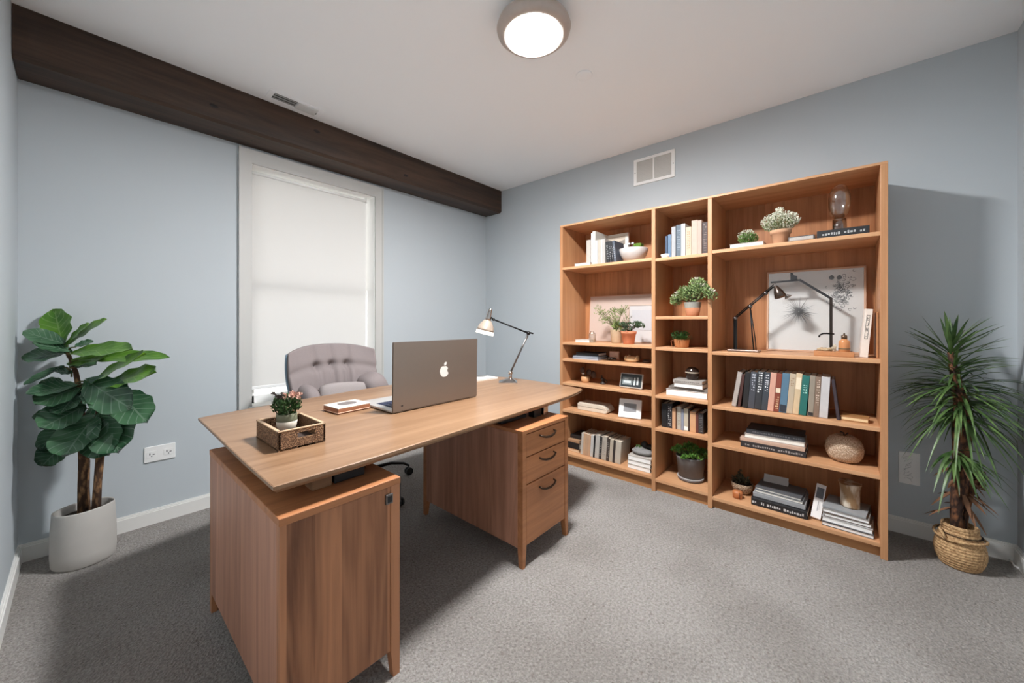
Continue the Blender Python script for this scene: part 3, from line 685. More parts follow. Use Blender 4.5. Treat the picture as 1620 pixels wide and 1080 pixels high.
b = MB(); b.ell(J2, (0.011, 0.011, 0.011), nu=14, nv=8); b.tube([J2, SC + ax * 0.05], 0.006, 8); b.build('head_joint', M_BLACKMETAL, t)

# ------------------------------------------------------------------ chair
CX, CY = -1.885, -0.43
t = thing('office_chair', 'grey tufted office armchair behind the desk in front of the window', 'chair', (CX, CY, 0))
M_FAB = plain((132, 122, 121), 0.9, noise=0.10, scale=220)
M_FABD = plain((124, 146, 164), 0.7, noise=0.12, scale=90)
def back_pt(s, tt, off):
    wd = 0.272 + 0.02 * math.sin(tt * PI * 0.8) - 0.045 * (1 - tt) ** 2
    x = CX + s * wd
    z = 0.55 + tt * 0.475 - 0.028 * abs(s) ** 3 * tt - 0.02 * abs(s) ** 2
    wing = -0.10 * abs(s) ** 2.6
    y = CY - 0.02 + 0.10 * tt + wing
    if off == 0:
        puff = -0.045 * (1 - abs(s) ** 4) * math.sin(PI * min(1, max(0, tt * 0.9 + 0.08)))
        d = 0
        for bs in (-0.36, 0.0, 0.36):
            d += 0.038 * math.exp(-(((s - bs) / 0.10) ** 2 + ((tt - 0.70) / 0.055) ** 2))
            if tt < 0.72: d += 0.016 * math.exp(-((s - bs) / 0.035) ** 2)
            else: d += 0.012 * math.exp(-((s - bs * (1 + (tt - .7) * .6)) / 0.06) ** 2)
        d += 0.012 * math.exp(-((tt - 0.70) / 0.05) ** 2)
        d += 0.005 * math.sin(s * 40) * (1 if 0.2 < tt < 0.66 and abs(s) < .5 else 0)
        y += puff + d
    else:
        y += 0.055 + 0.03 * math.sin(PI * tt)
    return Vector((x, y, z))
b = MB(); nu, nv = 61, 41
g0 = b.grid(lambda u, v: back_pt(2 * u - 1, v, 0), nu, nv)
g1 = b.grid(lambda u, v: back_pt(2 * u - 1, v, 0.5) + Vector((0, -0.035, 0)), nu, nv)
def stitch(a, c):
    for i in range(len(a) - 1):
        f = b.bm.faces.new((a[i], a[i + 1], c[i + 1], c[i])); f.smooth = True
for A, Bq in ((g0[0], g1[0]), (g0[-1], g1[-1]), ([r[0] for r in g0], [r[0] for r in g1]), ([r[-1] for r in g0], [r[-1] for r in g1])): stitch(A, Bq)
b.build('backrest', M_FAB, t)
b = MB()
g0 = b.grid(lambda u, v: back_pt((2 * u - 1) * 1.01, v * 0.99, 1) + Vector((0, -0.034, -0.002)), 31, 21)
g1 = b.grid(lambda u, v: back_pt((2 * u - 1) * 0.99, v * 0.985, 1) + Vector((0, 0.012, -0.006)), 31, 21)
for A, Bq in ((g0[0], g1[0]), (g0[-1], g1[-1]), ([r[0] for r in g0], [r[0] for r in g1]), ([r[-1] for r in g0], [r[-1] for r in g1])): stitch(A, Bq)
b.build('back_shell', M_FABD, t)
for bs in (-0.36, 0.0, 0.36):
    b = MB(); p = back_pt(bs, 0.70, 0); b.ell((p.x, p.y - 0.002, p.z), (0.009, 0.005, 0.009), nu=14, nv=8); b.build('button', plain((84, 78, 77), 0.8), t)
b = MB(); b.ell((CX + 0.02, CY - 0.12, 0.70), (0.165, 0.055, 0.075), 0.55, 0.6, Matrix.Rotation(math.radians(-14), 4, 'X') @ Matrix.Rotation(math.radians(4), 4, 'Y')); b.build('lumbar_pillow', plain((150, 142, 140), 0.9, noise=0.10, scale=220), t, True)
b = MB(); b.ell((CX - 0.205, CY - 0.10, 0.655), (0.055, 0.125, 0.125), 0.7, 0.75, Matrix.Rotation(math.radians(6), 4, 'X')); b.build('armrest', M_FAB, t, True)
b = MB(); b.ell((CX + 0.245, CY - 0.09, 0.685), (0.085, 0.125, 0.135), 0.65, 0.7, Matrix.Rotation(math.radians(-24), 4, 'Y')); b.build('armrest', M_FAB, t, True)
b = MB(); b.ell((CX, CY - 0.17, 0.50), (0.26, 0.25, 0.075), 0.5, 0.4); b.build('seat', M_FAB, t, True)
b = MB(); b.tube([(CX + 0.10, CY - 0.06, 0.08), (CX + 0.06, CY - 0.08, 0.44)], 0.028, 16); b.build('gas_column', M_BLACKMETAL, t)
b = MB(); b.box(CX - 0.12, CX + 0.12, CY - 0.22, CY + 0.02, 0.42, 0.44, 0.005); b.build('seat_plate', M_BLACKMETAL, t)
b = MB(); b.tube([(CX + 0.14, CY - 0.18, 0.48), (CX + 0.245, CY - 0.2, 0.56), (CX + 0.272, CY - 0.2, 0.68)], 0.007, 8); b.ell((CX + 0.275, CY - 0.2, 0.70), (0.016, 0.012, 0.012), nu=14, nv=8); b.build('tilt_lever', M_BLACK, t)
for k in range(5):
    a = math.radians(-4 + 72 * k)
    R = 0.43
    c0 = Vector((CX + 0.10, CY - 0.06, 0.10)); d = Vector((math.cos(a), math.sin(a), 0))
    b = MB(); b.tube([c0, c0 + d * 0.14 + Vector((0, 0, 0.030)), c0 + d * R * 0.66 + Vector((0, 0, 0.026)), c0 + d * R * 0.9 + Vector((0, 0, -0.002)), c0 + d * R + Vector((0, 0, -0.03))], [0.020, 0.014, 0.011, 0.010, 0.009], 10); lg = b.build('leg', M_BLACKMETAL, t)
    e = c0 + d * R; b = MB(); n_ = d.cross(Vector((0, 0, 1)))
    for sgn in (-1, 1):
        cc = Vector((e.x, e.y, 0.028)) + n_ * 0.012 * sgn
        b.tube([cc - n_ * 0.008, cc + n_ * 0.008], 0.0275, 18)
    b.tube([(e.x, e.y, 0.03), (e.x, e.y, 0.07)], 0.006, 8)
    b.build('caster', M_BLACK, lg)

# ------------------------------------------------------------------ bookcase
BF, BB = -0.403, -0.022
bc = thing('bookcase', 'tall light oak bookcase in three columns of open shelves', 'bookcase', (-0.21, -2.23, 0))
TOPZ = 1.957
UP = [(-1.298, -1.272), (-2.060, -2.034), (-2.416, -2.391), (-3.201, -3.173)]   # uprights, left to right
for i, (a, c) in enumerate(UP):
    b = MB(); b.box(BF, BB, a, c, 0, TOPZ, 0.002); b.build('side_panel' if i in (0, 3) else 'divider', M_UPRIGHT, bc)
SEC = {'L': (-2.034, -1.298), 'M': (-2.391, -2.060), 'R': (-3.173, -2.416)}
b = MB(); b.box(BF + 0.0005, BB, UP[3][0], UP[0][1], TOPZ, TOPZ + 0.014, 0.002); b.build('top_panel', M_SHELF, bc)
for k, zs in (('L', (1.623, 1.009, 0.873, 0.677, 0.455, 0.100)), ('M', (1.614, 1.213, 1.000, 0.670, 0.442, 0.090)), ('R', (1.627, 0.990, 0.650, 0.412, 0.076))):
    y0, y1 = SEC[k]
    for z in zs:
        b = MB(); b.box(BF + 0.002, BB, y0 - 0.0005, y1 + 0.0005, z - 0.021, z, 0.002); b.build('shelf', M_SHELF, bc)
    b = MB(); b.box(BB - 0.006, BB + 0.004, y0, y1, 0.02, TOPZ); b.build('back_panel', M_BACK, bc)
    b = MB(); b.box(BF + 0.030, BF + 0.048, y0, y1, 0, zs[-1] - 0.021); b.build('plinth', M_PLINTH, bc)

# ------------------------------------------------------------------ books
rmark = random.Random(77)
def marks(b, x, yc, w, z0, z1, M, vertical=True):
    """rows of small printed strokes on a spine"""
    z = z0
    while z < z1:
        l = rmark.uniform(0.006, 0.013)
        for q in range(2):
            if rmark.random() < 0.85:
                o = (q - 0.5) * w * 0.5
                b.box(x - 0.0004, x + 0.0004, yc + o - w * 0.2, yc + o + w * rmark.uniform(0.0, 0.22), z, z + l * rmark.uniform(0.35, 0.8), M=M)
        z += l + 0.004
def book_up(label, yl, w, z, h, depth, xf, cover, tilt=0.0, group=None, text=None, patch=None, pages=(232, 226, 212), name='book', back=0.0, rough=0.6):
    """standing book, spine to the room; yl = left edge seen from the room"""
    P = Matrix.Translation((xf, yl - w, z + 0.0004)) @ Matrix.Rotation(math.radians(tilt), 4, 'X') if tilt >= 0 else \
        Matrix.Translation((xf, yl, z + 0.0004)) @ Matrix.Rotation(math.radians(tilt), 4, 'X') @ Matrix.Translation((0, -w, 0))
    t = thing(name, label, 'book', (xf + depth / 2, yl - w / 2, z), group)
    cm = plain([int(c * (0.82 if min(cover) > 165 else 0.92)) for c in cover], rough, noise=0.08, scale=40)
    tk = min(0.0022, w * 0.16)
    b = MB(); b.box(0, depth, 0, tk, 0, h, 0.0004, M=P, seg=1); b.box(0, depth, w - tk, w, 0, h, 0.0004, M=P, seg=1); b.box(-0.001, tk, 0, w, 0, h, min(0.002, w * 0.2), M=P); b.build('cover', cm, t)
    b = MB(); b.box(tk, depth - 0.004, tk, w - tk, 0.003, h - 0.004, M=P); b.build('pages', plain(pages, 0.85, noise=0.08, scale=400), t)
    if patch:
        b = MB(); (c, f0, f1) = patch; b.box(-0.0016, 0.0, w * 0.08, w * 0.92, h * f0, h * f1, M=P); b.build('spine_label', plain(c, 0.6), t)
    if text:
        (c, f0, f1) = text; b = MB(); marks(b, -0.0017, w / 2, w * 0.6, h * f0, h * f1, P); b.build('spine_lettering', plain(c, 0.5), t)
    return t
def book_flat(label, yl, length, z, th, x0, depth, cover, front='spine', rot=0.0, group=None, text=None, pages=(236, 231, 220), name='book', cat='book', skew=0.0):
    """lying book; front = which side faces the room"""
    P = Matrix.Translation((x0 + depth / 2, yl - length / 2, z + 0.0005)) @ Matrix.Rotation(math.radians(rot), 4, 'Z')
    t = thing(name, label, cat, (x0 + depth / 2, yl - length / 2, z), group)
    cm = plain([int(c * (0.86 if min(cover) > 165 else 0.92)) for c in cover], 0.55, noise=0.08, scale=40); tk = min(0.0025, th * 0.18); d, l = depth / 2, length / 2
    b = MB(); b.box(-d, d, -l, l, 0, tk, 0.0004, M=P, seg=1); b.box(-d, d, -l, l, th - tk, th, 0.0004, M=P, seg=1)
    if front == 'spine': b.box(-d - 0.001, -d + tk, -l, l, 0, th, min(0.002, th * .2), M=P)
    else: b.box(d - tk, d + 0.001, -l, l, 0, th, M=P)
    b.build('cover', cm, t)
    b = MB()
    if front == 'spine': b.box(-d + tk, d - 0.004, -l + 0.003, l - 0.003, tk, th - tk, M=P)
    else: b.box(-d + 0.003, d - tk, -l + 0.003, l - 0.003, tk, th - tk, M=P)
    b.build('pages', plain(pages, 0.85, noise=0.06, scale=400), t)
    if text:
        c, f0, f1 = text; b = MB(); y = -l + 2 * l * (1 - f1)
        y = -l + length * f0
        while y < -l + length * f1:
            wd = rmark.uniform(0.004, 0.011)
            if rmark.random() < 0.85: b.box(-d - 0.0016, -d - 0.0005, y, y + wd, th * rmark.uniform(.28, .38), th * rmark.uniform(.52, .68), M=P)
            y += wd + 0.004
        b.build('spine_lettering', plain(c, 0.5), t)
    return t

def book_row(items, start, z, depth, xf, group, gap=0.0006, **kw):
    """items: (label, width, height, colour, tilt, text, patch, name); packs them side by side, each resting against the next; start = y of the row's left end"""
    l0 = None; prev = None
    for it in items:
        lab, w, h, c, ti = it[:5]; tx = it[5] if len(it) > 5 else None; pt = it[6] if len(it) > 6 else None
        a = math.radians(ti)
        if prev is None: l0 = -start
        else:
            pl, pw, ph, pa = prev
            l0 = pl + pw / math.cos(pa) + max(0.0, min(ph * math.cos(pa), h * math.cos(a)) * (math.tan(pa) - math.tan(a))) + gap
        p = l0 + w / math.cos(a) if ti >= 0 else l0
        book_up(lab, (-p + w) if ti >= 0 else -p, w, z, h, depth, xf(w) if callable(xf) else xf, c, ti, group, text=tx, patch=pt, **kw)
        prev = (l0, w, h, a)
    return -(l0 + w / math.cos(a))
# --- left section, top shelf (z 1.623)
Z = 1.623; XF = -0.36
book_flat('small white book lying flat at the left end of the left-column top shelf', -1.40, 0.14, Z, 0.022, -0.385, 0.10, (214, 212, 212), 'pages', 3)
G = 'books on the left-column top shelf'
book_up('wide cream hardback standing leftmost on the left-column top shelf', -1.468, 0.048, Z, 0.215, 0.20, -0.31, (226, 218, 206), 0, G, rough=0.7)
book_up('thin charcoal book between cream and tall white books on the left-column top shelf', -1.517, 0.012, Z, 0.218, 0.19, -0.325, (70, 68, 68), 0, G)
book_up('tall slim white book left of the framed card on the left-column top shelf', -1.530, 0.024, Z, 0.258, 0.20, -0.345, (238, 236, 232), 0, G)
book_up('tall thick white book standing before the framed card on the left-column top shelf', -1.556, 0.026, Z, 0.262, 0.20, -0.37, (230, 226, 218), 0, G)
for lab, y, w, h, c in (('white paperback first in the short row on the left-column top shelf', -1.584, 0.020, 0.188, (226, 224, 218)),
                        ('beige paperback second in the short row on the left-column top shelf', -1.605, 0.024, 0.190, (186, 178, 164)),
                        ('slim white paperback third in the short row on the left-column top shelf', -1.630, 0.014, 0.188, (232, 230, 226)),
                        ('pale grey paperback at the right end of the short row on the left-column top shelf', -1.645, 0.022, 0.190, (206, 200, 194))):
    book_up(lab, y, w, Z, h, 0.17, -0.375, c, 0, G)
T4 = ((150, 150, 150), .2, .8)
book_row([('black book leaning left against the short white row on the left-column top shelf', .022, .165, (30, 30, 33), -3, T4),
          ('second of the black leaning books on the left-column top shelf', .016, .163, (44, 44, 48), -4, T4),
          ('third leaning dark book, thin, on the left-column top shelf', .014, .162, (34, 34, 40), -5, T4),
          ('slate-blue leaning book touching the white bowl on the left-column top shelf', .018, .165, (88, 94, 106), -6, T4)], -1.678, Z, 0.16, -0.37, G)
t = thing('framed_card', 'white boxed card showing a grey panel behind books on the left-column top shelf', 'frame', (-0.17, -1.67, Z))
b = MB(); b.box(-0.165, -0.145, -1.760, -1.570, Z + 0.0005, Z + 0.262, 0.003); b.build('frame', plain((226, 220, 210), 0.6), t)
b = MB(); b.box(-0.1665, -0.1645, -1.735, -1.590, Z + 0.17, Z + 0.24); b.build('panel', plain((196, 182, 166), 0.7), t)
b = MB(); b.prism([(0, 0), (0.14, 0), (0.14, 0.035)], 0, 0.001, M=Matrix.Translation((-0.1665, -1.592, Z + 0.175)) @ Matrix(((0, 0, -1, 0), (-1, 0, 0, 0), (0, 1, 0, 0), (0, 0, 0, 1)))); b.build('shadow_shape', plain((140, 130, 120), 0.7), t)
# bowl with jars
bx, by = -0.285, -1.855
t = thing('bowl', 'white ceramic bowl at the right end of the left-column top shelf', 'bowl', (bx, by, Z))
b = MB(); b.lathe([(0.045, 0.0005), (0.068, 0.006), (0.095, 0.055), (0.105, 0.098), (0.102, 0.098), (0.090, 0.055), (0.060, 0.012), (0.0, 0.010)], (bx, by, Z), 48); b.build('bowl_body', plain((186, 179, 174), 0.45, noise=0.02), t, True)
for yy, lab in ((by + 0.036, 'left small glass jar standing in the white bowl'), (by + 0.008, 'right small glass jar beside the moss in the white bowl')):
    t = thing('glass_jar', lab, 'jar', (bx, yy, Z + 0.012))
    b = MB(); b.lathe([(0.0, 0.001), (0.012, 0.001), (0.012, 0.10), (0.009, 0.112), (0.009, 0.13), (0.010, 0.132), (0.008, 0.13), (0.008, 0.11), (0.0105, 0.098), (0.0105, 0.004), (0, 0.004)], (bx, yy, Z + 0.012), 24); b.build('jar_body', M_GLASS, t, True)
    b = MB(); b.lathe([(0.0095, 0.124), (0.0105, 0.126), (0.0105, 0.137), (0.0, 0.138)], (bx, yy, Z + 0.012), 20); b.build('lid', plain((190, 190, 190), 0.4), t)
b = MB(); rd = random.Random(4); b.box(bx - 0.030, bx + 0.030, by - 0.068, by - 0.010, Z + 0.025, Z + 0.134, 0.006)
bush(b, (bx, by - 0.039, Z + 0.115), (0.033, 0.032, 0.024), 500, 0.007, 0.004, 9, inner=0.6)
tag(b.build('moss_block', leaf_mat('moss', (54, 84, 24), (104, 136, 46), 0.9, 120)), 'block of green moss standing in the white bowl', 'moss')

# --- middle section, top shelf (z 1.614)
Z = 1.614; G = 'books on the middle-column top shelf'
b = MB(); b.lathe([(0.018, 0.0005), (0.026, 0.004), (0.032, 0.026), (0.029, 0.027), (0.022, 0.008), (0, 0.006)], (-0.365, -2.118, Z), 32)
tag(b.build('trinket_dish', M_WHITE, None, True), 'tiny white dish in front of the navy books on the middle-column top shelf', 'dish')
t = thing('bookend', 'dark metal bookend with pale ball left of the navy books', 'bookend', (-0.25, -2.105, Z))
b = MB(); b.box(-0.29, -0.21, -2.108, -2.103, Z + 0.0005, Z + 0.115, 0.002); b.build('plate', M_BLACKMETAL, t)
b = MB(); b.ell((-0.29, -2.105, Z + 0.118), (0.008,) * 3, nu=16, nv=10); b.build('ball', M_WHITE, t, True)
for lab, y, w, h, c, tx in (('short navy book at the left end of the middle-column top shelf', -2.118, 0.016, 0.150, (58, 78, 104), None),
                        ('slate-blue book second from left on the middle-column top shelf', -2.136, 0.022, 0.158, (92, 116, 142), None),
                        ('light grey book right of the blue pair on the middle-column top shelf', -2.160, 0.027, 0.205, (190, 190, 192), None),
                        ('dark blue-grey marbled book in the middle-column top shelf row', -2.188, 0.033, 0.214, (88, 100, 112), ((140, 150, 158), .2, .8)),
                        ('bright white book between blue-grey and cream ones on the middle-column top shelf', -2.222, 0.026, 0.216, (240, 238, 234), None),
                        ('short cream book with worn spine on the middle-column top shelf', -2.249, 0.036, 0.190, (222, 204, 176), ((170, 140, 110), .25, .8)),
                        ('wide pinkish-beige book, tallest on the middle-column top shelf', -2.286, 0.037, 0.228, (220, 196, 178), None),
                        ('slim pinkish-beige book beside the dark brown one on the middle-column top shelf', -2.324, 0.025, 0.222, (216, 190, 172), None),
                        ('dark brown book with dotted spine at the right end of the middle-column top shelf', -2.351, 0.032, 0.205, (70, 56, 54), ((130, 112, 104), .1, .9))):
    book_up(lab, y, w, Z, h, 0.17, -0.375 if w < .03 else -0.37, c, 0, G, text=tx)

# --- right section, top shelf (z 1.627)
Z = 1.627
book_flat('thin white book under the round green plant on the right-column top shelf', -2.508, 0.176, Z, 0.026, -0.375, 0.14, (222, 214, 208), 'pages')
px, py, pz = -0.30, -2.594, Z + 0.027
t = thing('round_plant', 'low round green and white plant sitting on the thin white book', 'plant', (px, py, pz))
b = MB(); bush(b, (px, py, pz + 0.036), (0.055, 0.055, 0.040), 700, 0.014, 0.007, 21, inner=0.4); b.build('foliage', leaf_mat('herb', (60, 96, 36), (120, 150, 76), 0.6, 60), t)
b = MB(); bush(b, (px, py + 0.008, pz + 0.060), (0.050, 0.050, 0.034), 420, 0.007, 0.006, 22, inner=0.55); b.build('blossom', plain((206, 206, 182), 0.8, noise=0.15), t)
px, py, pz = -0.295, -2.758, Z
t = thing('potted_flowers', 'white flowering plant in a pale terracotta pot on the right-column top shelf', 'potted plant', (px, py, pz))
M_TERRA_P = plain((204, 158, 124), 0.8, noise=0.10, scale=25)
b = MB(); b.lathe([(0.034, 0.0005), (0.036, 0.004), (0.046, 0.066), (0.052, 0.068), (0.054, 0.088), (0.050, 0.090), (0.047, 0.082), (0.0, 0.080)], (px, py, pz), 40); b.build('pot', M_TERRA_P, t)
b = MB(); rd = random.Random(2); stems(b, (px, py, pz + 0.08), [(px + rd.uniform(-.06, .06), py + rd.uniform(-.09, .09), pz + rd.uniform(.11, .17)) for _ in range(14)]); bush(b, (px, py + 0.005, pz + 0.130), (0.080, 0.090, 0.046), 520, 0.016, 0.007, 31, inner=0.1); b.build('foliage', M_LEAF_PALE, t)
b = MB(); bush(b, (px, py + 0.002, pz + 0.145), (0.086, 0.098, 0.056), 1500, 0.009, 0.008, 32, inner=0.5); bush(b, (px - .01, py + 0.005, pz + 0.205), (0.016, 0.022, 0.02), 90, 0.012, 0.008, 33, inner=0); b.build('blossom', plain((224, 224, 204), 0.8, noise=0.12), t)
t = thing('trinket_box', 'small dark box with pale decorated side on the right-column top shelf', 'box', (-0.31, -2.835, Z))
b = MB(); b.box(-0.375, -0.30, -2.918, -2.800, Z + 0.0005, Z + 0.030, 0.005); b.build('box_body', plain((84, 80, 78), 0.5, noise=0.2), t)
b = MB()
rd = random.Random(14)
b.box(-0.3765, -0.3745, -2.912, -2.806, Z + 0.006, Z + 0.024)
b.build('side_panel', plain((178, 172, 166), 0.6, noise=0.25, scale=120), t)
t = book_flat('black book with pale lettering under the glass vase on the right-column top shelf', -2.930, 0.208, Z, 0.040, -0.385, 0.15, (26, 27, 30), 'spine', -2, text=((168, 168, 168), .08, .92))
vx, vy, vz = -0.30, -3.020, Z + 0.041
t = thing('glass_vase', 'clear glass goblet vase standing on the black book', 'vase', (vx, vy, vz))
pf = [(0.0, 0.068), (0.022, 0.070), (0.038, 0.095), (0.047, 0.140), (0.047, 0.185), (0.042, 0.215), (0.034, 0.228), (0.033, 0.238)]
b = MB(); b.lathe(pf + [(0.031, 0.238), (0.032, 0.228), (0.040, 0.214), (0.045, 0.184), (0.045, 0.140), (0.036, 0.097), (0.020, 0.074), (0.0, 0.073)], (vx, vy, vz), 48); b.build('bowl', M_GLASS, t, True)
b = MB(); b.lathe([(0.030, 0.0005), (0.032, 0.003), (0.029, 0.066), (0.026, 0.0665), (0.028, 0.006), (0.0, 0.006)], (vx, vy, vz), 40); b.build('foot', thin_glass('smoked_glass', (0.80, 0.80, 0.82), 0.12, 0.1), t)
b = MB(); b.tube([(vx, vy - 0.030, vz + 0.238), (vx - 0.02, vy - 0.018, vz + 0.243), (vx - 0.03, vy, vz + 0.244), (vx - 0.02, vy + 0.02, vz + 0.240)], 0.004, 8); b.build('rim_lip', M_GLASS, t)

# --- left section, second shelf (z 1.009)
Z = 1.009
t = thing('art_board', 'pale pink blank board leaning on the back of the left-column second shelf', 'art board', (-0.06, -1.78, Z))
LB = Matrix.Translation((-0.085, 0, Z + 0.0018)) @ Matrix.Rotation(math.radians(4), 4, 'Y')
b = MB(); b.box(0, 0.012, -2.030, -1.364, 0, 0.385, 0.002, M=LB); b.build('board', plain((198, 178, 166), 0.8, noise=0.03), t)
b = MB(); b.box(-0.0022, 0.013, -2.031, -1.363, 0.382, 0.388, M=LB); b.box(-0.0022, 0.013, -1.368, -1.362, 0, 0.385, M=LB); b.build('edge_strip', plain((196, 150, 122), 0.6), t)
t = thing('picture_frame', 'small white blank frame standing in front of the pink board', 'picture frame', (-0.13, -1.92, Z))
LB = Matrix.Translation((-0.140, 0, Z + 0.0016)) @ Matrix.Rotation(math.radians(3), 4, 'Y')
b = MB(); y0, y1, h = -2.028, -1.744, 0.302
b.box(0, 0.014, y0, y1, 0, 0.008, 0.001, M=LB); b.box(0, 0.014, y0, y1, h - 0.008, h, 0.001, M=LB); b.box(0, 0.014, y0, y0 + 0.007, 0, h, 0.001, M=LB); b.box(0, 0.014, y1 - 0.007, y1, 0, h, 0.001, M=LB)
b.build('frame', plain((204, 178, 160), 0.5), t)
b = MB(); b.box(0.004, 0.012, y0 + 0.006, y1 - 0.006, 0.006, h - 0.006, M=LB); b.build('mat_board', plain((196, 192, 190), 0.8, noise=0.02), t)
b = MB(); b.box(0.002, 0.004, y0 + 0.03, y1 - 0.03, 0.10, h - 0.045, M=LB); b.build('print', plain((188, 186, 188), 0.7, noise=0.04), t)
book_flat('small white book lying on the left-column second shelf beside the glass jar', -1.372, 0.135, Z, 0.020, -0.33, 0.11, (226, 220, 214), 'pages')
gx, gy = -0.30, -1.515
t = thing('glass_jar', 'upright glass jar in front of the pink board on the left-column second shelf', 'jar', (gx, gy, Z))
b = MB(); b.lathe([(0.0, 0.001), (0.027, 0.001), (0.029, 0.006), (0.029, 0.055), (0.026, 0.074), (0.017, 0.084), (0.016, 0.088), (0.014, 0.088), (0.014, 0.082), (0.023, 0.072), (0.0265, 0.055), (0.0265, 0.007), (0, 0.006)], (gx, gy, Z), 32); b.build('jar_body', M_GLASS, t, True)
px, py = -0.26, -1.708
t = thing('potted_shrub', 'wispy tall green plant in a weathered beige pot on the left-column second shelf', 'potted plant', (px, py, Z))
b = MB(); b.lathe([(0.038, 0.0005), (0.041, 0.004), (0.050, 0.10), (0.052, 0.104), (0.048, 0.105), (0.045, 0.092), (0, 0.090)], (px, py, Z), 36); b.build('pot', plain((196, 172, 142), 0.85, noise=0.22, scale=40), t)
rd = random.Random(41); tops = [(px + rd.uniform(-.07, .07), py + rd.uniform(-.05, .155), Z + rd.uniform(.15, .29)) for _ in range(22)]
b = MB(); stems(b, (px, py, Z + 0.09), tops, 0.0013); b.build('stem', plain((96, 88, 58), 0.8), t)
b = MB()
for i, p in enumerate(tops): bush(b, p, (0.034, 0.036, 0.030), 30, 0.020, 0.006, 100 + i, inner=0)
bush(b, (px - .01, py - 0.02, Z + 0.125), (0.05, 0.055, 0.045), 170, 0.026, 0.014, 55, inner=0.2)
b.build('foliage', leaf_mat('olive_leaf', (84, 104, 54), (146, 162, 96), 0.6, 60), t)
px, py = -0.30, -1.823
t = thing('potted_plant', 'dark green trailing plant in an orange terracotta pot on the left-column second shelf', 'potted plant', (px, py, Z))
b = MB(); b.lathe([(0.038, 0.0005), (0.040, 0.003), (0.052, 0.074), (0.056, 0.076), (0.058, 0.094), (0.054, 0.095), (0.050, 0.086), (0, 0.084)], (px, py, Z), 40); b.build('pot', plain((204, 128, 92), 0.75, noise=0.08, scale=25), t)
rd = random.Random(43); tops = [(px + rd.uniform(-.07, .04), py + rd.uniform(-.11, .06), Z + rd.uniform(.10, .165)) for _ in range(18)]
b = MB(); stems(b, (px, py, Z + 0.085), tops, 0.0016); b.build('stem', plain((70, 64, 52), 0.8), t)
b = MB()
for i, p in enumerate(tops): bush(b, p, (0.024, 0.026, 0.014), 11, 0.026, 0.014, 200 + i, inner=0)
b.build('foliage', leaf_mat('grey_leaf', (40, 62, 40), (88, 110, 78), 0.5, 50), t)

# --- middle section, second shelf (z 1.213)
Z = 1.213; px, py = -0.34, -2.285
t = thing('potted_shrub', 'bushy pale-flowered plant in a two-tone pot on the middle-column second shelf', 'potted plant', (px, py, Z))
b = MB(); b.lathe([(0.036, 0.0005), (0.038, 0.003), (0.047, 0.055)], (px, py, Z), 40); b.build('pot', plain((172, 112, 78), 0.8, noise=0.10, scale=25), t)
b = MB(); b.lathe([(0.0472, 0.055), (0.052, 0.088), (0.053, 0.092), (0.049, 0.092), (0.046, 0.082), (0, 0.080)], (px, py, Z), 40, caps=False); b.build('pot_band', plain((150, 148, 138), 0.8, noise=0.1), t)
rd = random.Random(61); tops = [(px + rd.uniform(-.05, .09), py + (-.145 + .29 * i / 25) * 1.0, 0) for i in range(26)]
tops = [(-0.455 + rd.uniform(-.01, .0) if y < -2.335 else min(x, -0.27), min(y, -2.155), Z + 0.115 + 0.10 * (1 - abs((y - py + 0.03) / .15)) + rd.uniform(-.02, .03)) for x, y, _ in tops]
b = MB(); stems(b, (px, py, Z + 0.08), tops, 0.0016); b.build('stem', plain((84, 84, 56), 0.8), t)
b = MB()
for i, p in enumerate(tops): bush(b, p, (0.036, 0.034, 0.034), 44, 0.021, 0.010, 300 + i, inner=0)
bush(b, (px - 0.02, py, Z + 0.150), (0.06, 0.085, 0.055), 330, 0.022, 0.011, 399, inner=0.1)
bush(b, (px - 0.02, py - 0.03, Z + 0.215), (0.04, 0.05, 0.04), 130, 0.022, 0.010, 398, inner=0.1)
b.build('foliage', leaf_mat('shrub_leaf', (70, 98, 46), (152, 170, 110), 0.55, 60), t)
b = MB()
for i, p in enumerate(tops[::2]): bush(b, (p[0] - .01, p[1], p[2] + .024), (0.022, 0.022, 0.012), 22, 0.010, 0.008, 400 + i, inner=0)
b.build('blossom', plain((214, 208, 188), 0.8, noise=0.15), t)
# --- middle-column third shelf (z 1.0)
Z = 1.0; px, py = -0.29, -2.200
t = thing('potted_plant', 'small spiky green plant in a low wooden pot on the middle-column third shelf', 'potted plant', (px, py, Z))
b = MB(); b.lathe([(0.040, 0.0005), (0.044, 0.004), (0.050, 0.052), (0.052, 0.056), (0.048, 0.056), (0.045, 0.046), (0, 0.044)], (px, py, Z), 36); b.build('pot', plain((190, 130, 84), 0.7, noise=0.14, scale=40), t)
b = MB(); b.tube([(px - .02, py + .050, Z + .046), (px - .02, py + .064, Z + .044), (px - .02, py + .058, Z + .006)], 0.003, 8); b.build('pot_handle', plain((150, 96, 60), 0.7), t)
b = MB(); rd = random.Random(71)
for i in range(150):
    a = rd.uniform(0, 2 * PI); e = rd.uniform(0.15, 1.45); d = Vector((math.cos(a) * math.cos(e), math.sin(a) * math.cos(e), math.sin(e))); l = rd.uniform(0.04, 0.075)
    p0 = Vector((px, py, Z + 0.046)) + Vector((d.x, d.y, 0)) * 0.02; sd = d.cross(Vector((0, 0, 1))).normalized() * 0.0045
    b.bm.faces.new([b.bm.verts.new(v) for v in (p0 - sd, p0 + sd, p0 + d * l * 0.6 + sd, p0 + d * l, p0 + d * l * 0.6 - sd)])
bush(b, (px, py + .01, Z + 0.085), (0.05, 0.062, 0.03), 150, 0.02, 0.008, 72, inner=0.1)
b.build('foliage', leaf_mat('spiky_leaf', (34, 64, 28), (86, 124, 62), 0.5, 50), t)

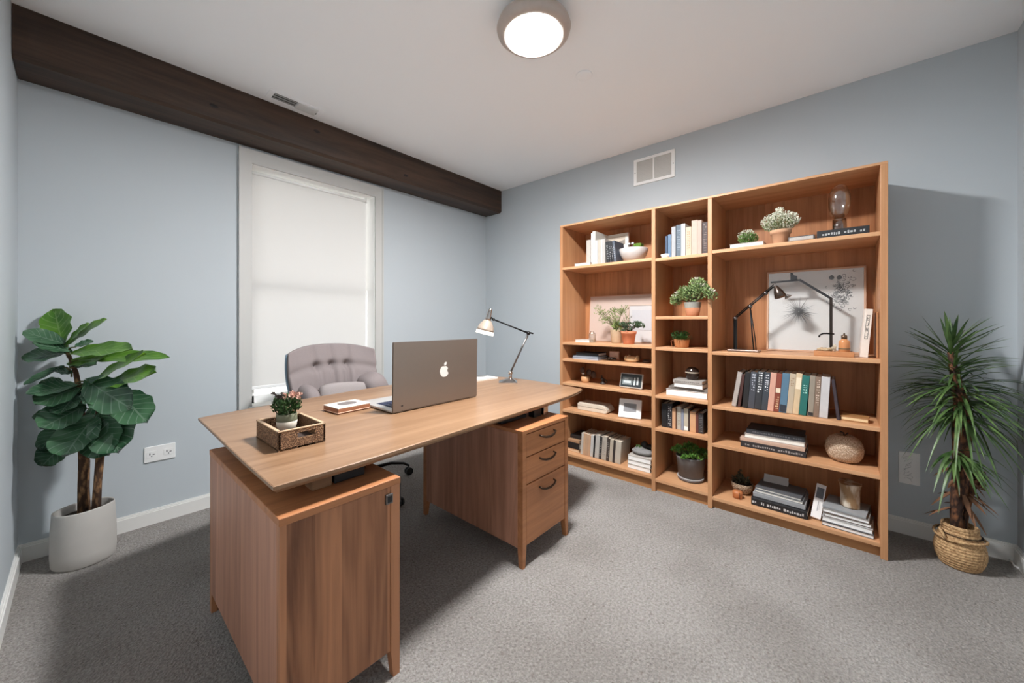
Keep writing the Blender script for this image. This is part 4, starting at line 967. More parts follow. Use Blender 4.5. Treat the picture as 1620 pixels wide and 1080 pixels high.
# --- left-column third shelf (z 0.873)
Z = 0.873; G = 'magazines on the left-column third shelf'
book_flat('bottom grey-blue magazine of the stack on the left-column third shelf', -1.368, 0.235, Z, 0.013, -0.365, 0.17, (146, 152, 162), 'pages', 0, G, name='magazine', cat='magazine', pages=(196, 200, 206))
book_flat('second grey-blue magazine up in the stack on the left-column third shelf', -1.370, 0.228, Z + 0.0138, 0.013, -0.362, 0.17, (126, 134, 146), 'pages', 0, G, name='magazine', cat='magazine', pages=(180, 186, 194))
book_flat('black book topping the magazine stack on the left-column third shelf', -1.385, 0.200, Z + 0.0276, 0.024, -0.335, 0.15, (36, 34, 34), 'spine', 2, G)
t = thing('photo_card', 'small pink photo card standing upright on the left-column third shelf', 'photo', (-0.25, -1.675, Z))
b = MB(); b.box(-0.235, -0.225, -1.715, -1.632, Z + 0.0005, Z + 0.068, 0.002, M=None); b.build('card', plain((206, 160, 132), 0.7), t)
b = MB(); b.box(-0.2362, -0.2348, -1.707, -1.640, Z + 0.020, Z + 0.060); b.build('print', plain((216, 182, 160), 0.6, noise=.2), t)
b = MB(); rd = random.Random(9)
for i in range(9): b.ell((-0.30 + rd.uniform(-.02, .02), -1.675 + rd.uniform(-.045, .05), Z + 0.0125 + rd.random() * 0.010), (0.009, 0.012, 0.008 + .004 * rd.random()), nu=12, nv=8)
tag(b.build('pebble_cluster', plain((46, 38, 34), 0.4, noise=0.4), None, True), 'cluster of dark stones in front of the pink photo card', 'ornament')
t = thing('shell', 'cream ridged shell ornament on the left-column third shelf', 'shell', (-0.29, -1.855, Z))
b = MB(); b.ell((-0.29, -1.845, Z + 0.022), (0.035, 0.055, 0.022), 0.8, 0.8, nu=28, nv=12)
for k in range(5): b.ell((-0.29, -1.80 - k * 0.022, Z + 0.026 + 0.006 * math.sin(k * 1.9)), (0.034, 0.010, 0.021), nu=18, nv=10)
b.build('shell_body', plain((214, 184, 142), 0.5, noise=0.15), t, True)
b = MB(); b.ell((-0.29, -1.955, Z + 0.013), (0.025, 0.030, 0.0125), nu=18, nv=10); b.tube([(-.29, -1.92, Z + .01), (-.29, -1.99, Z + .018), (-.285, -2.0, Z + .006)], 0.004, 8)
tag(b.build('driftwood', plain((58, 44, 36), 0.7, noise=0.3), None, True), 'small dark driftwood piece right of the cream shell', 'ornament')

# --- left-column fourth shelf (z 0.677)
Z = 0.677
t = thing('dried_arrangement', 'dark dried blooms in a round wooden pot on the left-column fourth shelf', 'ornament', (-0.28, -1.440, Z))
b = MB(); b.lathe([(0.026, 0.0005), (0.034, 0.012), (0.036, 0.034), (0.031, 0.050), (0.027, 0.050), (0, 0.046)], (-0.28, -1.440, Z), 32); b.build('pot', plain((206, 158, 112), 0.6, noise=0.12, scale=40), t, True)
b = MB(); b.ell((-0.29, -1.418, Z + 0.098), (0.020, 0.022, 0.028)); b.ell((-0.27, -1.470, Z + 0.082), (0.020, 0.024, 0.025)); b.ell((-0.26, -1.505, Z + 0.065), (0.018, 0.022, 0.03)); b.tube([(-0.28, -1.44, Z + .045), (-0.29, -1.418, Z + .09)], 0.003, 6); b.tube([(-0.28, -1.44, Z + .045), (-0.27, -1.47, Z + .08)], 0.003, 6); b.tube([(-0.28, -1.45, Z + .045), (-0.26, -1.505, Z + .06)], 0.003, 6)
b.build('dried_bloom', plain((66, 44, 32), 0.6, noise=0.35, scale=90), t, True)
b = MB(); b.ell((-0.29, -1.424, Z + 0.072), (0.008, 0.012, 0.008), nu=14, nv=8); b.build('white_bud', M_WHITE, t, True)
t = thing('figurine', 'tiny dark figurine standing on the left-column fourth shelf', 'figurine', (-0.27, -1.595, Z))
b = MB(); b.lathe([(0.024, 0.0005), (0.026, 0.010), (0.016, 0.014), (0.013, 0.030), (0.0, 0.032)], (-0.27, -1.595, Z), 24); b.build('base', plain((58, 46, 40), 0.5), t)
b = MB(); b.ell((-0.27, -1.590, Z + 0.042), (0.012, 0.014, 0.013)); b.ell((-0.27, -1.585, Z + 0.062), (0.008, 0.008, 0.008)); b.tube([(-.27, -1.59, Z + .04), (-.27, -1.625, Z + .034), (-.27, -1.63, Z + .016)], 0.005, 8); b.build('body', plain((40, 34, 32), 0.45), t, True)
def tilt_frame(name, label, cat, yl, yr, z, h, x, ang, rotz=0):
    t = thing(name, label, cat, (x, (yl + yr) / 2, z))
    return t, Matrix.Translation((x, (yl + yr) / 2, z + 0.0008 + 0.016 * math.sin(math.radians(ang)))) @ Matrix.Rotation(math.radians(rotz), 4, 'Z') @ Matrix.Rotation(math.radians(ang), 4, 'Y')
t, Mx = tilt_frame('digital_clock', 'silver tablet clock with dark screen tilted on the left-column fourth shelf', 'clock', -1.760, -1.935, Z, 0.115, -0.33, 16)
b = MB(); b.box(0, 0.016, -0.088, 0.088, 0, 0.112, 0.007, M=Mx); b.build('casing', plain((206, 202, 194), 0.4, 0.2), t)
b = MB(); b.box(-0.001, 0.003, -0.080, 0.080, 0.009, 0.104, 0.001, M=Mx); scn = b.build('screen', plain((52, 58, 60), 0.25), t)
b = MB(); b.box(-0.0016, 0.0, -0.012, 0.066, 0.024, 0.080, M=Mx); b.build('display_panel', plain((124, 134, 134), 0.3), scn)
b = MB(); b.box(-0.0022, -0.001, 0.0, 0.056, 0.036, 0.056, M=Mx); b.box(-0.0022, -0.001, 0.02, 0.05, 0.062, 0.070, M=Mx)
b.box(-0.0016, 0, -0.034, -0.022, 0.024, 0.080, M=Mx); b.box(-0.0016, 0, -0.058, -0.044, 0.028, 0.084, M=Mx); b.build('display_bars', plain((196, 204, 204), 0.3), scn)
b = MB(); b.box(0.012, 0.060, -0.05, 0.05, 0.0, 0.010, 0.003, M=Mx @ Matrix.Rotation(math.radians(-16), 4, 'Y')); b.build('stand', plain((120, 118, 116), 0.5), t)

# --- middle-column fourth shelf (z 0.67)
Z = 0.670; G = 'stacked books on the middle-column fourth shelf'
book_flat('big white book at the bottom of the stack on the middle-column fourth shelf', -2.112, 0.262, Z, 0.042, -0.345, 0.19, (206, 200, 196), 'pages', 0, G, pages=(240, 238, 234))
book_flat('grey book second from the bottom of the middle-column fourth shelf stack', -2.125, 0.250, Z + 0.0428, 0.019, -0.33, 0.18, (132, 122, 114), 'spine', 2, G)
book_flat('white book third up in the middle-column fourth shelf stack', -2.165, 0.185, Z + 0.0626, 0.027, -0.345, 0.15, (214, 208, 202), 'pages', -1, G, pages=(240, 238, 234))
book_flat('marbled grey book on top of the middle-column fourth shelf stack', -2.160, 0.185, Z + 0.0904, 0.022, -0.345, 0.15, (176, 168, 160), 'spine', 0, G, text=((116, 110, 106), .1, .9))
t = thing('globe_ornament', 'dark glossy round ornament on top of the middle stack of books', 'ornament', (-0.275, -2.275, Z + 0.113))
b = MB(); b.lathe([(0.030, 0.0005), (0.036, 0.008), (0.043, 0.034), (0.0435, 0.052), (0.036, 0.072), (0.022, 0.083), (0.0, 0.086)], (-0.275, -2.265, Z + 0.1132), 36); b.build('globe', plain((54, 42, 36), 0.15, 0.2, noise=.3, scale=30), t, True)
b = MB(); b.lathe([(0.0437, 0.046), (0.0443, 0.050), (0.0437, 0.054)], (-0.275, -2.265, Z + 0.1132), 36, caps=False); b.build('pale_band', plain((186, 170, 150), 0.3), t)

# --- left-column fifth shelf (z 0.455)
Z = 0.455
t = thing('storage_case', 'cream long case with rounded end on the left-column fifth shelf', 'case', (-0.25, -1.52, Z))
poly = [(0, 0), (0.250, 0), (0.265, 0.012), (0.262, 0.030), (0.245, 0.052), (0.225, 0.060), (0.012, 0.060), (0, 0.050)]
MM = Matrix.Translation((-0.33, -1.395, Z + 0.0006)) @ Matrix(((0, 0, 1, 0), (-1, 0, 0, 0), (0, 1, 0, 0), (0, 0, 0, 1)))
b = MB(); b.prism(poly, 0, 0.13, M=MM, bevel=0.004); b.build('main_body', plain((216, 204, 186), 0.5), t)
b = MB(); b.prism([(0.004, 0.030), (0.258, 0.030), (0.258, 0.033), (0.004, 0.033)], -0.0012, 0.0, M=MM); b.build('seam', plain((150, 138, 122), 0.6), t)
t, Mx = tilt_frame('digital_photo_frame', 'white digital frame with grey screen leaning on the left-column fifth shelf', 'photo frame', -1.765, -1.925, Z, 0.145, -0.34, 20, 12)
b = MB(); b.box(0, 0.014, -0.082, 0.082, 0, 0.140, 0.004, M=Mx); b.build('casing', M_WHITE, t)
b = MB(); b.box(-0.0012, 0.002, -0.046, 0.046, 0.045, 0.108, 0.0005, M=Mx); b.build('screen', plain((140, 140, 142), 0.3), t)
b = MB(); b.box(0.0, 0.05, -0.06, 0.06, 0.0, 0.006, 0.002, M=Mx @ Matrix.Rotation(math.radians(-20), 4, 'Y')); b.build('stand', plain((210, 210, 208), 0.5), t)

# --- middle-column fifth shelf (z 0.442)
Z = 0.442; G = 'books on the middle-column fifth shelf'
rows5 = (('black book at the left end of the middle-column fifth shelf', -2.082, 0.034, 0.165, (30, 30, 32), None, 0),
                            ('black book with white specks second on the middle-column fifth shelf', -2.117, 0.036, 0.170, (38, 38, 42), ((190, 190, 190), .1, .9), 0),
                            ('short peach book beside the black pair on the middle-column fifth shelf', -2.156, 0.022, 0.140, (222, 172, 132), None, 0),
                            ('thin brown book next to the peach one on the middle-column fifth shelf', -2.179, 0.009, 0.138, (104, 72, 54), None, 0),
                            ('cream book standing mid-row on the middle-column fifth shelf', -2.190, 0.026, 0.158, (222, 214, 198), ((150, 140, 124), .2, .7), -1),
                            ('grey-blue slim book mid-row on the middle-column fifth shelf', -2.218, 0.017, 0.142, (150, 156, 172), None, -2),
                            ('pale ivory book with white foot on the middle-column fifth shelf', -2.236, 0.027, 0.150, (226, 214, 190), None, -3),
                            ('thin dark brown book right of the ivory one on the middle-column fifth shelf', -2.266, 0.010, 0.146, (72, 54, 44), None, -3),
                            ('plain peach book near the right end of the middle-column fifth shelf', -2.284, 0.036, 0.136, (224, 172, 128), None, 0),
                            ('slim maroon book near the right end of the middle-column fifth shelf', -2.322, 0.015, 0.128, (110, 60, 48), None, 0),
                            ('dark grey book at the right end of the middle-column fifth shelf', -2.339, 0.030, 0.134, (66, 62, 62), ((120, 116, 114), .1, .9), 0))
book_row([(lab, w, h, c, 0, tx, ((238, 236, 232), .04, .2) if 'white foot' in lab else None) for lab, y, w, h, c, tx, ti in rows5], -2.082, Z, 0.17, -0.34, G)

# --- left-column bottom shelf (z 0.1)
Z = 0.100; G = 'flat books at the left end of the left-column bottom shelf'
book_flat('tan book at the bottom of the dark stack on the left-column bottom shelf', -1.306, 0.112, Z, 0.026, -0.34, 0.20, (206, 158, 116), 'pages', 0, G, pages=(220, 190, 156))
book_flat('black box file second in the dark stack on the left-column bottom shelf', -1.306, 0.114, Z + 0.027, 0.050, -0.34, 0.20, (36, 34, 34), 'spine', 0, G)
book_flat('tan topped book third in the dark stack on the left-column bottom shelf', -1.306, 0.112, Z + 0.078, 0.020, -0.34, 0.20, (188, 146, 110), 'spine', 0, G)
book_flat('black book at the top of the dark stack on the left-column bottom shelf', -1.308, 0.106, Z + 0.099, 0.026, -0.30, 0.18, (42, 38, 36), 'spine', 0, G)
G = 'leaning books on the left-column bottom shelf'
row = [('white slim book first in the leaning row on the left-column bottom shelf', .018, .186, (232, 224, 212)), ('peach slim book second in the leaning row on the left-column bottom shelf', .018, .184, (218, 178, 142)),
       ('tan book third in the leaning row on the left-column bottom shelf', .022, .182, (204, 168, 136)), ('peach book with dark edge fourth in the leaning row, left-column bottom shelf', .018, .180, (210, 170, 138)),
       ('white book with black edge fifth in the leaning row, left-column bottom shelf', .022, .186, (236, 232, 226)), ('black slim book sixth in the leaning row on the left-column bottom shelf', .013, .186, (34, 34, 36)),
       ('wide pale book seventh in the leaning row on the left-column bottom shelf', .032, .196, (224, 218, 208)), ('black and white striped book eighth in the leaning row, left-column bottom shelf', .018, .190, (48, 46, 46)),
       ('beige wide book ninth in the leaning row on the left-column bottom shelf', .036, .196, (216, 204, 188)), ('dark brown book tenth in the leaning row on the left-column bottom shelf', .022, .190, (74, 62, 56)),
       ('cream book third from the right of the leaning row, left-column bottom shelf', .024, .186, (220, 206, 184)), ('dark slim book second from the right of the leaning row, left-column bottom shelf', .016, .184, (62, 54, 50)),
       ('cream book with striped side ending the leaning row on the left-column bottom shelf', .040, .182, (226, 214, 196))]
TB = ((150, 146, 140), .15, .8)
book_row([(lab, w * 1.12, h * 0.94, c, 4.0, TB if i in (7, 8, 9) else None) for i, (lab, w, h, c) in enumerate(row)], -1.432, Z, 0.17, -0.345, G, pages=(210, 196, 176))
G = 'white ring-bound books on the left-column bottom shelf'
for i, (lab, th) in enumerate((('white ring-bound book at the bottom beside the leaning row', .030), ('middle white ring-bound book on the left-column bottom shelf', .030), ('top white ring-bound book under the grey stone', .034))):
    t = book_flat(lab, -1.838 - 0.002 * i, 0.172, Z + [0, .031, .062][i], th, -0.36, 0.15, (214, 206, 196), 'pages', 0, G, pages=(240, 238, 234))
    b = MB(); z = Z + [0, .031, .062][i] + th / 2
    for k in (0.0, 0.03, 0.06, 0.09): b.tube([(-0.352 + k, -2.006 - 0.002 * i, z - 0.009), (-0.352 + k, -2.014 - 0.002 * i, z), (-0.352 + k, -2.006 - 0.002 * i, z + 0.009)], 0.0025, 6)
    b.build('ring_binding', M_BLACK, t)
t = thing('stone_ornament', 'grey folded stone-like ornament on the white ring-bound books', 'ornament', (-0.28, -1.93, Z + 0.097))
b = MB(); b.ell((-0.285, -1.925, Z + 0.119), (0.055, 0.078, 0.022), 0.9, 0.9); b.ell((-0.29, -1.905, Z + 0.130), (0.040, 0.040, 0.024)); b.build('stone', plain((132, 130, 128), 0.8, noise=0.25, scale=40), t, True)
b = MB(); b.ell((-0.262, -1.930, Z + 0.160), (0.024, 0.026, 0.028)); b.ell((-0.250, -1.965, Z + 0.146), (0.026, 0.040, 0.022)); b.build('dark_figure', plain((44, 42, 40), 0.6, noise=0.3), t, True)
b = MB(); bush(b, (-0.31, -1.905, Z + 0.156), (0.018, 0.022, 0.012), 40, 0.014, 0.006, 81, inner=0); b.build('sprig', M_LEAF_MID, t)

# --- middle-column bottom shelf (z 0.09)
Z = 0.090; px, py = -0.245, -2.246
t = thing('potted_herb', 'bright green herb in a grey stone pot on the middle-column bottom shelf', 'potted plant', (px, py, Z))
b = MB(); b.lathe([(0.068, 0.006), (0.074, 0.022), (0.078, 0.022), (0.091, 0.150), (0.095, 0.162), (0.091, 0.165), (0.086, 0.150), (0, 0.146)], (px, py, Z), 44); b.build('pot', plain((108, 104, 102), 0.75, noise=0.12, scale=60), t)
b = MB(); b.lathe([(0.075, 0.0005), (0.082, 0.006), (0.085, 0.022), (0.080, 0.022), (0.076, 0.007)], (px, py, Z), 44); b.build('saucer', plain((112, 108, 106), 0.7, noise=0.1, scale=60), t)
b = MB(); b.lathe([(0.0845, 0.0215), (0.0856, 0.0225), (0.0845, 0.0245), (0.080, 0.0245)], (px, py, Z), 44, caps=False); b.build('pale_rim', plain((206, 204, 200), 0.5), t)
b = MB(); b.lathe([(0, 0.149), (0.086, 0.148)], (px, py, Z), 30); b.build('soil', M_SOIL, t)
rd = random.Random(91); tops = []
for i in range(46):
    a = rd.uniform(0, 2 * PI); r = rd.uniform(0.02, 0.125); tops.append((px + r * math.cos(a) * .85, py + r * math.sin(a), Z + 0.235 - r * 0.42 + rd.uniform(-.012, .012)))
b = MB(); stems(b, (px, py, Z + 0.148), tops, 0.0014); b.build('stem', plain((96, 128, 60), 0.7), t)
b = MB()
for i, p in enumerate(tops): bush(b, p, (0.022, 0.022, 0.014), 13, 0.028, 0.011, 500 + i, inner=0)
b.build('foliage', M_LEAF_BR, t)

# --- right-column second shelf (z 0.99)
Z = 0.990
t = thing('framed_print', 'large framed black and white botanical print leaning on the right-column second shelf', 'picture frame', (-0.06, -2.87, Z))
LB = Matrix.Translation((-0.085, 0, Z + 0.0016)) @ Matrix.Rotation(math.radians(2.5), 4, 'Y')
y0, y1, h = -3.136, -2.663, 0.508; f = 0.010
b = MB(); b.box(0, 0.016, y0, y1, 0, f, 0.001, M=LB); b.box(0, 0.016, y0, y1, h - f, h, 0.001, M=LB); b.box(0, 0.016, y0, y0 + f, 0, h, 0.001, M=LB); b.box(0, 0.016, y1 - f, y1, 0, h, 0.001, M=LB)
b.build('frame', plain((198, 160, 132), 0.45), t)
b = MB(); b.box(0.006, 0.014, y0 + f, y1 - f, f, h - f, M=LB); b.build('print_sheet', plain((222, 220, 216), 0.35, noise=0.03), t)
rd = random.Random(12)
b = MB(); cy_, cz_ = -2.829, 0.250
for i in range(44):
    a = 2 * PI * i / 44 + rd.uniform(-.06, .06); r = rd.uniform(0.05, 0.105); w = 0.0022
    d = (math.cos(a), math.sin(a)); s_ = (-d[1] * w, d[0] * w)
    b.prism([(cy_ + d[0] * .002 + s_[0], cz_ + d[1] * .002 + s_[1]), (cy_ + d[0] * .002 - s_[0], cz_ + d[1] * .002 - s_[1]), (cy_ + d[0] * r, cz_ + d[1] * r)], 0.0, 0.0008, M=LB @ Matrix.Translation((0.0062, 0, 0)) @ Matrix(((0, 0, -1, 0), (1, 0, 0, 0), (0, 1, 0, 0), (0, 0, 0, 1))))
b.build('spiky_flower_drawing', plain((104, 102, 100), 0.7), t)
b = MB(); PMx = LB @ Matrix.Translation((0.0062, 0, 0)) @ Matrix(((0, 0, -1, 0), (1, 0, 0, 0), (0, 1, 0, 0), (0, 0, 0, 1)))
for i in range(110):
    k = rd.random(); yc = -3.030 + rd.gauss(0, 0.026); zc = 0.360 + rd.gauss(0, 0.045)
    r = rd.uniform(0.004, 0.009); a0 = rd.uniform(0, 6.28)
    pts = [(yc + r * math.cos(a0 + q * 0.9) * 1.2, zc + r * math.sin(a0 + q * 0.9), 0.0004) for q in range(6)]
    b.tube([PMx @ Vector(p) for p in pts], 0.0013, 4)
for (yc, zc) in ((-2.985, 0.452), (-3.020, 0.450)):
    b.prism([(yc + 0.012 * math.cos(q * PI / 4) * (1 - .3 * math.sin(q * PI / 4)), zc + 0.014 * math.sin(q * PI / 4)) for q in range(8)], 0, 0.0008, M=PMx)
b.build('flower_cluster_drawing', plain((84, 84, 84), 0.7), t)
b = MB(); b.box(0.0035, 0.0045, y0 + f, y1 - f, f, h - f, M=LB); b.build('glazing', thin_glass('frame_glass', (1, 1, 1), 0.05, 0.03, 0.2), t)
# architect lamp
t = thing('architect_lamp', 'black spring-arm lamp with post and strut on the right-column second shelf', 'lamp', (-0.27, -2.55, Z))
X = -0.27
b = MB(); b.box(-0.325, -0.225, -2.652, -2.484, Z + 0.0005, Z + 0.012, 0.003); b.build('base', plain((150, 132, 122), 0.3, 0.8), t)
b = MB(); b.box(X - 0.008, X + 0.008, -2.530, -2.510, Z + 0.012, Z + 0.206, 0.003); b.tube([(X - .011, -2.514, Z + .012), (X - .011, -2.514, Z + .20)], 0.003, 8); b.build('post', M_BLACKMETAL, t)
K0, K1, K2 = Vector((X, -2.520, Z + 0.208)), Vector((X, -2.601, Z + 0.282)), Vector((X - 0.005, -2.722, Z + 0.398))
for kp in (K0, K1, K0 + (K2 - K0) * 0.80):
    b = MB(); b.ell(kp, (0.012, 0.013, 0.012), nu=16, nv=10); b.build('joint', M_STEEL, t, True)
b = MB(); b.tube([K0, K2], 0.0045, 8); b.tube([K0 + Vector((0, 0, 0.012)), K2 + Vector((0, 0, 0.012))], 0.003, 8); b.build('arm', M_BLACKMETAL, t)
b = MB(); b.tube([K1, (X, -2.612, Z + 0.10), (X, -2.620, Z + 0.012)], 0.004, 8); b.tube([(X, -2.604, Z + .26), (X, -2.627, Z + 0.08), (X, -2.632, Z + 0.012)], 0.003, 8); b.build('strut', M_BLACKMETAL, t)
AS = Vector((X - 0.005, -2.732, Z + 0.402)); axs = Vector((-0.1, -0.34, -0.92)).normalized(); SM2 = Matrix.Translation(AS) @ Vector((0, 0, -1)).rotation_difference(axs).to_matrix().to_4x4()
b = MB(); b.lathe([(0.008, 0.0), (0.012, -0.010), (0.024, -0.040), (0.031, -0.074), (0.029, -0.074), (0.020, -0.040), (0.008, -0.012)], n=28, M=SM2, caps=False); b.build('lamp_shade', plain((96, 84, 76), 0.25, 0.8), t)
b = MB(); b.ell(AS + axs * 0.045, (0.012,) * 3, nu=14, nv=8); b.build('bulb', M_WHITE, t, True)
# angular black stand with horizontal bar
t = thing('bar_lamp', 'black angled bar lamp arching in front of the framed print', 'lamp', (-0.20, -2.98, Z))
X = -0.20
b = MB(); P = [(X, -2.984, Z), (X, -2.984, Z + 0.320), (X, -2.843, Z + 0.435), (X, -2.701, Z + 0.430)]
def bar(b, p, q, w=0.007):
    p, q = Vector(p), Vector(q); d = (q - p).normalized(); a = Vector((1, 0, 0)); c = d.cross(a)
    vs = [[b.bm.verts.new(o + a * sx * w * .6 + c * sy * w) for sx, sy in ((-1, -1), (1, -1), (1, 1), (-1, 1))] for o in (p - d * w * .5, q + d * w * .5)]
    b.bm.faces.new(vs[0][::-1]); b.bm.faces.new(vs[1])
    for i in range(4): b.bm.faces.new((vs[0][i], vs[0][(i + 1) % 4], vs[1][(i + 1) % 4], vs[1][i]))
bar(b, (X, -2.984, Z + 0.010), P[1]); b.build('post', plain((46, 36, 30), 0.4, 0.4), t)
b = MB(); bar(b, P[1], P[2], 0.0065); b.build('angled_arm', M_BLACK, t)
b = MB(); bar(b, P[2], P[3], 0.005); b.build('top_arm', M_BLACK, t)
b = MB(); b.box(X - 0.03, X + 0.03, -3.010, -2.955, Z + 0.0005, Z + 0.010, 0.002); b.build('base', M_BLACK, t)
b = MB(); b.prism([(0, 0), (0.032, 0), (0.032, 0.022), (0.016, 0.028), (0.012, 0.040), (0, 0.044)], -0.008, 0.008, M=Matrix.Translation((X, -2.798, Z + 0.438)) @ Matrix(((0, 0, 1, 0), (-1, 0, 0, 0), (0, 1, 0, 0), (0, 0, 0, 1)))); b.build('clamp', M_BLACK, t)
b = MB(); b.tube([(X, -2.998, Z + 0.117), (X - .004, -2.965, Z + 0.120), (X - .004, -2.948, Z + 0.119), (X - .004, -2.935, Z + 0.110), (X - .004, -2.930, Z + 0.098)], 0.0045, 10); b.build('hook', M_BLACKMETAL, t)
b = MB(); b.lathe([(0.004, 0.0), (0.010, -0.006), (0.022, -0.022), (0.020, -0.022), (0.008, -0.008)], n=24, M=Matrix.Translation((X, -2.775, Z + 0.352)) @ Matrix.Rotation(math.radians(-35), 4, 'X'), caps=False); b.tube([(X, -2.775, Z + .352), (X, -2.72, Z + .424)], 0.002, 6); b.build('lamp_head', plain((150, 144, 140), 0.3, 0.7), t)
# tray with bottle
t = thing('wooden_tray', 'small wooden tray holding a brown bottle on the right-column second shelf', 'tray', (-0.30, -2.998, Z))
b = MB(); b.box(-0.345, -0.265, -3.076, -2.916, Z + 0.0005, Z + 0.022, 0.003); b.build('tray_base', plain((176, 120, 78), 0.5, noise=.12), t)
b = MB()
for a in ((-0.348, -0.340, -3.079, -2.913), (-0.270, -0.262, -3.079, -2.913), (-0.345, -0.265, -3.079, -3.071), (-0.345, -0.265, -2.921, -2.913)): b.box(a[0], a[1], a[2], a[3], Z + 0.0005, Z + 0.027, 0.002)
b.build('rim', plain((184, 128, 84), 0.5, noise=.12), t)
bx, by, bz = -0.30, -3.040, Z + 0.0225
t = thing('bottle', 'amber-brown round bottle with dark cap standing on the wooden tray', 'bottle', (bx, by, bz))
b = MB(); b.lathe([(0.022, 0.0005), (0.024, 0.004), (0.024, 0.052), (0.021, 0.062), (0.013, 0.068), (0.012, 0.074)], (bx, by, bz), 32); b.build('bottle_body', plain((196, 134, 86), 0.3, noise=.1), t, True)
b = MB(); b.lathe([(0.013, 0.072), (0.013, 0.090), (0.008, 0.093), (0.004, 0.094), (0.004, 0.102), (0, 0.103)], (bx, by, bz), 24); b.build('cap', plain((96, 78, 62), 0.4, .5), t)
b = MB(); b.lathe([(0.0243, 0.016), (0.0248, 0.018), (0.0243, 0.022)], (bx, by, bz), 32, caps=False); b.build('band', plain((110, 92, 68), .5), t)
b = MB(); rd = random.Random(6)
for k in range(6): b.ell((bx + rd.uniform(-.02, .01), -2.936 - 0.009 * k, bz + 0.0005 + 0.010), (0.012, 0.012, 0.0095 + .003 * (k % 2)), nu=14, nv=8)
tag(b.build('shell_cluster', plain((176, 150, 116), 0.6, noise=.35, scale=90), None, True), 'cluster of mottled shells on the left of the wooden tray', 'shells')
b = MB(); bush(b, (bx - 0.012, -2.999, bz + 0.020), (0.012, 0.012, 0.018), 40, 0.014, 0.009, 15, inner=0)
tag(b.build('dried_sprig', plain((212, 200, 178), 0.8, noise=.2)), 'pale dried sprig beside the bottle on the wooden tray', 'dried sprig')
# upright box-like book at the right end
t = thing('book', 'tall white book with black boxed lettering at the right end of the print', 'book', (-0.28, -3.10, Z))
Mx = Matrix.Translation((-0.335, -3.070, Z + 0.0006)) @ Matrix.Rotation(math.radians(-7), 4, 'X') @ Matrix.Rotation(math.radians(6), 4, 'Z')
Mx = Matrix.Translation((-0.335, -3.131, Z + 0.0006)) @ Matrix.Rotation(math.radians(4.5), 4, 'X') @ Matrix.Diagonal((1, 0.72, 1.135, 1))
b = MB(); b.box(0, 0.145, 0, 0.003, 0, 0.222, M=Mx); b.box(0, 0.145, 0.039, 0.042, 0, 0.222, M=Mx); b.box(-0.001, 0.003, 0, 0.042, 0, 0.222, 0.001, M=Mx); b.build('cover', plain((226, 214, 202), 0.6), t)
b = MB(); b.box(0.003, 0.141, 0.003, 0.039, 0.004, 0.218, M=Mx); b.build('pages', M_PAPER, t)
b = MB(); yA, yB, zA, zB = 0.012, 0.030, 0.085, 0.195
for (p, q, r_, s_) in ((yA, yB, zA, zA + .002), (yA, yB, zB - .002, zB), (yA, yA + .0015, zA, zB), (yB - .0015, yB, zA, zB)): b.box(-0.0018, -0.0008, p, q, r_, s_, M=Mx)
for k in range(4):
    z = zA + 0.010 + k * 0.025
    b.box(-0.0018, -0.0008, yA + .004, yB - .004, z, z + .002, M=Mx); b.box(-0.0018, -0.0008, yA + .004, yA + .006, z, z + .016, M=Mx)
    if k % 2: b.box(-0.0018, -0.0008, yA + .004, yB - .004, z + .008, z + .010, M=Mx); b.box(-0.0018, -0.0008, yB - .006, yB - .004, z, z + .016, M=Mx)
b.build('spine_lettering', plain((60, 58, 58), .6), t)
t = thing('wooden_board', 'thin brown wooden panel leaning beside the tall white book', 'panel', (-0.25, -3.15, Z))
b = MB(); Mx = Matrix.Translation((-0.325, -3.171, Z + 0.0006))
b.box(0, 0.20, 0, 0.008, 0, 0.236, 0.001, M=Mx); b.build('panel_board', plain((178, 126, 84), .5, noise=.12), t)

